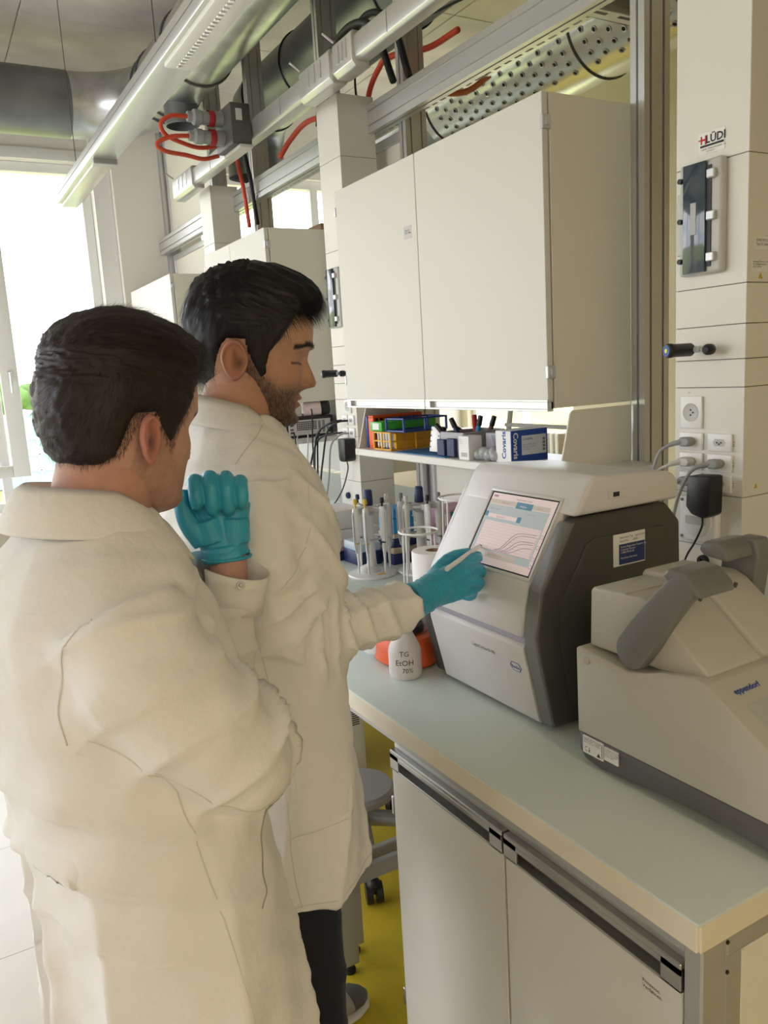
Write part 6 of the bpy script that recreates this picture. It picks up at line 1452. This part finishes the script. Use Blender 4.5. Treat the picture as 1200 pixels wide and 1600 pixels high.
# ------------------------------------------------------------------ short haired man with raised fist
def make_thinking_man():
    az = 80; skin = (.56, .325, .25); bb_ = MB()
    F = Vector((math.sin(R_(az)), math.cos(R_(az)), 0)); Rt = Vector((math.cos(R_(az)), -math.sin(R_(az)), 0))
    HM = head_matrix((.216, 1.014, 1.566), 66, 10, 3, .955)
    torso(bb_, [((.20, 1.0, .80), .08, .13, az), ((.19, 1.0, .92), .085, .13, az), ((.175, 1.0, 1.12), .09, .13, az), ((.160, .998, 1.27), .09, .14, az), ((.155, 1.0, 1.36), .07, .12, az), ((.165, 1.002, 1.43), .05, .06, az)])
    limb(bb_, [(.155, .87, 1.36), (.268, .8585, 1.165), (.315, 1.02, 1.138)], [.042, .038, .028], 18)
    limb(bb_, [(.17, 1.13, 1.36), (.313, 1.085, 1.16), (.3435, 1.063, 1.335), (.3435, 1.069, 1.368)], [.045, .038, .0265, .023], 18)
    n0, cols, TH, Zg, P = make_head(bb_, HM, [(.192, 1.006, 1.53), (.182, 1.003, 1.495), (.170, 1.001, 1.45), (.160, 1.0, 1.40)], [.056, .057, .060, .068], skin, .20, .22)
    per = body_object(bb_, cols, n0, 'person', 'short haired man in a white lab coat holding his gloved fist up, nearest the camera', (.18, 1.0, 0), skin)
    cb = MB()
    torso(cb, [((.200, 1.01, .60), .150, .205, az), ((.196, 1.008, .75), .146, .202, az), ((.190, 1.003, .90), .140, .198, az), ((.178, 1.000, 1.05), .138, .192, az), ((.165, .997, 1.18), .146, .190, az), ((.152, .995, 1.29), .142, .195, az), ((.148, .998, 1.36), .122, .185, az), ((.152, 1.000, 1.41), .098, .150, az), ((.160, 1.001, 1.445), .078, .100, az), ((.165, 1.002, 1.462), .068, .078, az)])
    armR = [(.150, .862, 1.368), (.170, .836, 1.308), (.220, .836, 1.230), (.272, .857, 1.163), (.292, .93, 1.148), (.312, 1.01, 1.138)]
    limb(cb, armR, [.074, .077, .073, .064, .052, .045], 30)
    armL = [(.165, 1.14, 1.37), (.215, 1.175, 1.28), (.300, 1.125, 1.165), (.322, 1.080, 1.180), (.337, 1.064, 1.318)]
    limb(cb, armL, [.074, .068, .058, .052, .043], 26)
    me = voxel(cb, .0058, 8); co, no = arr(me)
    dR, tR = seg_param(co, armR); dL, tL = seg_param(co, armL)
    wa = np.exp(-((dR/.092)**8)); wl_ = np.exp(-((dL/.07)**8)); wt = 1-np.maximum(wa, wl_); z = co[:, 2]
    q = np.arctan2(co[:, 1]-1.0, co[:, 0]-.19)
    vert = ridge(q*4.2+1.0*wv(co, (0, 0, 1), 5)+.5*wv(co, (1, 1, 0), 8), 1.5)*np.clip((1.15-z)/.35, 0.10, 1)*.026
    drag = ridge(co@np.array([9., 7, 34])+1.5*wv(co, (1, 0, .6), 9), 2)*np.exp(-(((z-1.12)/.14)**2))*.013
    elb = np.exp(-((tR-.215)/.085)**2); inner = np.clip(((co-np.array([.24, .85, 1.22]))@np.array([.7, .3, .65]))/.05, 0, 1)
    ring = ridge(tR*48+1.6*wv(co, (.4, 1, .2), 15)+.9*wv(co, (1, 0, 1), 10), 1.8)*(.020*elb*inner+.008)
    lft = ridge(tL*55+1.8*wv(co, (1, .5, 0), 20), 2)*.009
    fine = .0018*wv(co, (55, 40, 28), 1)*wv(co, (-28, 46, 60), 1)
    co = co+no*((vert+drag)*wt+ring*wa+lft*wl_+fine-.003)[:, None]; put(me, co)
    bvh = BVHTree.FromPolygons([tuple(v) for v in co], [tuple(p.vertices) for p in me.polygons])
    coat = link_mesh(me, 'lab_coat', M_COAT, per, label='white lab coat with turned down collar')
    seam(coat, bvh, [(.108, .815, 1.425), (.085, .805, 1.40), (.068, .80, 1.36), (.062, .82, 1.30), (.085, .83, 1.25)], 'seam', .0010)     # armhole
    seam(coat, bvh, [(.09, .80, 1.255), (.17, .78, 1.19), (.25, .80, 1.13), (.31, .86, 1.12)], 'seam', .0009)                            # underarm seam of the sleeve
    seam(coat, bvh, [(.16, .79, 1.22), (.20, .79, 1.10), (.23, .79, .95), (.26, .79, .75), (.27, .79, .62)], 'seam', .0009)              # side seam
    seam(coat, bvh, [(.325, .855, 1.10), (.318, .83, 1.06), (.30, .82, 1.015), (.285, .81, .985)], 'pocket_slit', .0013, .0001, mat('slit_dark', (.30, .29, .27), .9))
    patch(coat, bvh, (.06, .83, 1.075), (-.03, .10, 0), (0, .01, .035), 'half_belt', M_COAT, .004, 10, 6)
    # turned down collar
    def collar(b):
        V = []; n = 50; rows = [(.064, -.012), (.065, .012), (.068, .026), (.078, .020), (.090, -.002), (.098, -.020), (.0985, -.024)]; c = Vector((.163, 1.002, 1.462))
        for i in range(n):
            a = R_(18)+R_(324)*i/(n-1)
            for r, h in rows:
                out = max(0, math.cos(a)); dz = -.060*out**1.4+.012*max(0, -math.cos(a)); V.append(c+F*(r*(1.05+.12*out)*math.cos(a))+Rt*(r*1.02*math.sin(a))+Z_*(h+dz))
        m_ = len(rows); b.add(V, [(i*m_+j, i*m_+j+1, (i+1)*m_+j+1, (i+1)*m_+j) for i in range(n-1) for j in range(m_-1)])
    co_ = part('collar', M_COAT, coat, collar, 180); sm = co_.modifiers.new('s', 'SOLIDIFY'); sm.thickness = .0035; sm.offset = 0
    # open cuff of the raised sleeve with snap button
    cf = Vector((.3440, 1.0600, 1.334)); ax = Vector((.10, -.13, 1)).normalized(); a_ = ax.cross(Vector((.86, -.5, 0))).normalized(); b_ = ax.cross(a_)
    def cuff(b):
        V = []; n = 34
        for i in range(n):
            t = R_(150)+R_(352)*i/(n-1); k = .004*(i/(n-1))
            for s, r in ((-.040, .046), (-.02, .047), (.0, .049), (.016, .052+k)): V.append(cf+ax*(s+.010*math.sin(t))+(a_*math.cos(t)*.92+b_*math.sin(t)*1.05)*(r+k))
        b.add(V, [(i*4+j, i*4+j+1, (i+1)*4+j+1, (i+1)*4+j) for i in range(n-1) for j in range(3)])
    cu = part('cuff', M_COAT, coat, cuff, 180); sm = cu.modifiers.new('s', 'SOLIDIFY'); sm.thickness = .003; sm.offset = 1
    vw = (Vector((0, 0, 1.605))-cf).normalized(); rt_ = Vector((.865, -.499, -.058))
    bp_ = cf+vw*.0505+rt_*.016-ax*.012
    sn = part('snap_button', M_SILVER, cu, lambda b: b.lathe([(0, .003), (.0026, .0032), (.0030, .0022), (.0042, .0020), (.0050, .0030), (.0056, .0016), (.0056, -.002)], bp_, vw, 20), 180)
    # trousers and shoes
    tb = MB(); limb(tb, [(.195, 1.08, .90), (.21, 1.11, .48), (.21, 1.12, .05)], [.07, .07, .058], 20); limb(tb, [(.195, .92, .90), (.21, .89, .48), (.21, .88, .05)], [.07, .07, .058], 20); torso(tb, [((.19, 1.0, .82), .08, .13, az), ((.185, 1.0, .98), .08, .12, az)])
    tm_ = voxel(tb, .009, 5); link_mesh(tm_, 'trousers', mat('grey_trousers', (.03, .03, .036), .8), per)
    shoe(per, (.235, 1.12, 0), 80); shoe(per, (.235, .88, 0), 86)
    # gloved fist, palm side to the camera
    U = Vector((.02, .06, 1)).normalized(); Nn = (vw-U*vw.dot(U)).normalized(); Tt = Nn.cross(U).normalized()
    if Tt.dot(Vector((-.865, .499, .058))) < 0: Tt = -Tt                   # thumb side = image left
    hc = Vector((.3435, 1.072, 1.418))
    def H_(t, u, n): return hc+Tt*t+U*u+Nn*n
    gb = MB(); fr = []
    for i, (tt, ln, dn) in enumerate(((.0300, .052, .006), (.0095, .055, -.003), (-.0115, .053, -.005), (-.0310, .047, .000))):
        fr.append([H_(tt*.95, .030, -.014), H_(tt, ln, .006), H_(tt*1.0, ln-.008, .0245), H_(tt*.98, .022+dn, .0285), H_(tt*.95, .014+dn, .014)])
    fr.append([H_(.026, -.030, .004), H_(.043, -.006, .010), H_(.0495, .018, .012), H_(.0485, .042, .008)])
    hand(gb, [(H_(.004, -.050, -.003), H_(.020, .020, -.010), .027, .022), (H_(-.002, -.050, -.003), H_(.0, .022, -.010), .028, .023), (H_(-.006, -.050, -.003), H_(-.022, .020, -.010), .027, .021), (H_(.012, -.030, .0), H_(.020, .0, .004), .026, .021), (H_(-.014, -.035, .0), H_(-.018, -.002, .002), .024, .021)],
         fr, [[.0110, .0112, .0106, .0100, .0085]]*3+[[.0098, .0100, .0095, .0090, .0075]]+[[.018, .0140, .0115, .0100]])
    limb(gb, [H_(-.003, -.058, -.002), H_(-.002, -.052, -.002), H_(-.001, -.040, -.002)], [.0335, .0325, .031], 24)
    gm = voxel(gb, .0015, 3); gc, gn = arr(gm); hv = np.array(hc); s_ = (gc-hv)@np.array(U)
    gc += gn*(ridge(s_*230+1.5*wv(gc, (1, 1, 0), 70), 1.5)*.0013*np.exp(-((s_+.055)/.02)**2)+.0006*ridge(gc@np.array([110., 80, 60]), 2))[:, None]; put(gm, gc)
    gl = link_mesh(gm, 'glove', M_GLOVE, per, label='blue nitrile glove on the raised fist')
    part('cuff_roll', M_GLOVE, gl, lambda b: b.tube([H_(-.003+.0335*math.cos(t), -.058, -.002+.0335*math.sin(t)) for t in np.linspace(0, 2*math.pi, 30, endpoint=False)], .0024, 7, closed=True), 180)
    # second glove, tucked below the raised elbow
    g2 = MB(); limb(g2, [(.312, 1.005, 1.138), (.314, 1.03, 1.128), (.310, 1.06, 1.118)], [.033, .032, .028], 18)
    for k in range(4): limb(g2, [(.332-.017*k, 1.065, 1.108), (.332-.017*k, 1.095, 1.098), (.326-.016*k, 1.118, 1.100), (.320-.015*k, 1.130, 1.112)], [.012, .0112, .010, .009], 12, 5)
    limb(g2, [(.300, 1.04, 1.10), (.292, 1.065, 1.09), (.288, 1.09, 1.088)], [.015, .012, .010], 12, 5)
    link_mesh(voxel(g2, .003, 4), 'glove', M_GLOVE, per, label='blue nitrile glove below the raised elbow')
    # hair: short fade at the sides, longer top swept over the brow
    M_HN = mat('hair_dark_brown', (.022, .015, .014), .45, spec=.35)
    def thick(TH, Z, x, y):
        a = np.abs(TH)
        line = np.interp(a, [0, .40, .80, 1.0, 1.14, 1.23, 1.33, 1.42, 1.55, 1.80, 1.98, 2.15, 2.5, 3.15], [.068, .068, .060, .038, .012, -.016, -.024, -.012, .010, .006, -.028, -.048, -.060, -.066])
        t = np.clip((Z-line)/.012, -1, 1); topw = np.clip((Z-.045)/.04, 0, 1)
        base = .0045+.0125*topw+.003*np.clip(-x/.1, 0, 1); fr = .014*np.exp(-(a/.7)**2)*np.exp(-((Z-.090)/.022)**2)
        return np.where(t > 0, np.sin(t*math.pi/2)**.7*(base+fr), t*.006)
    def comb(x, y, z):
        w = min(1, max(0, (z-.025)/.06)); w = w*w*(3-2*w); v = w*np.array([1., -.25, .05])+(1-w)*np.array([-.25, 0, -1.0])
        return v/np.linalg.norm(v)
    hs, S_, N, T, D = hair_shell(per, 'hair', HM, M_HN, thick, comb, 8.3, .0022, 130)
    strands(hs, 'hair_strands', HM, M_HN, S_, N, T, D, 9000, .012, .75, .00028, 21, .003)
    sel = (T > .004) & (Zg_of(T) > .07)
    strands(hs, 'top_strands', HM, M_HN, S_, N, T, D, 3500, .032, .22, .00035, 22, .003, .1, sel)
    sel = (T > .004) & (np.abs(TH_of()) < .8) & (Zg_of(T) > .06) & (Zg_of(T) < .098)
    strands(hs, 'fringe', HM, M_HN, S_, N, T, D, 700, .030, .30, .0005, 23, .003, .25, sel)
    Pb = head_grid(150)[2]; Nb = grid_normals(Pb); Nb[np.sum(Nb*Pb, -1) < 0] *= -1; zz, xx = Pb[..., 2], Pb[..., 0]
    fade = (T <= .003) & (zz > np.interp(np.abs(TH_of()), [1.0, 1.3, 1.6, 2.0, 3.15], [.02, -.04, .012, -.045, -.085])) & (np.abs(TH_of()) > 1.05)
    De = np.zeros_like(Pb); De[..., 0] = -.2; De[..., 2] = -1
    strands(hs, 'short_fade', HM, M_HN, Pb+Nb*.0006, Nb, np.where(fade, .01, -.01), De, 7000, .006, .5, .00018, 24, .002)
    jl = np.interp(xx, [-.02, .0, .03, .05, .075, .11], [.0, -.02, -.045, -.056, -.053, -.053]); bs = (zz < jl) & (xx > -.01)
    strands(per, 'stubble', HM, mat('stubble_brown', (.12, .07, .04), .6, spec=.2), Pb+Nb*.0008, Nb, np.where(bs, .01, -.01), De, 2500, .0028, .6, .00014, 25, .002)
    return per
man1 = make_thinking_man()
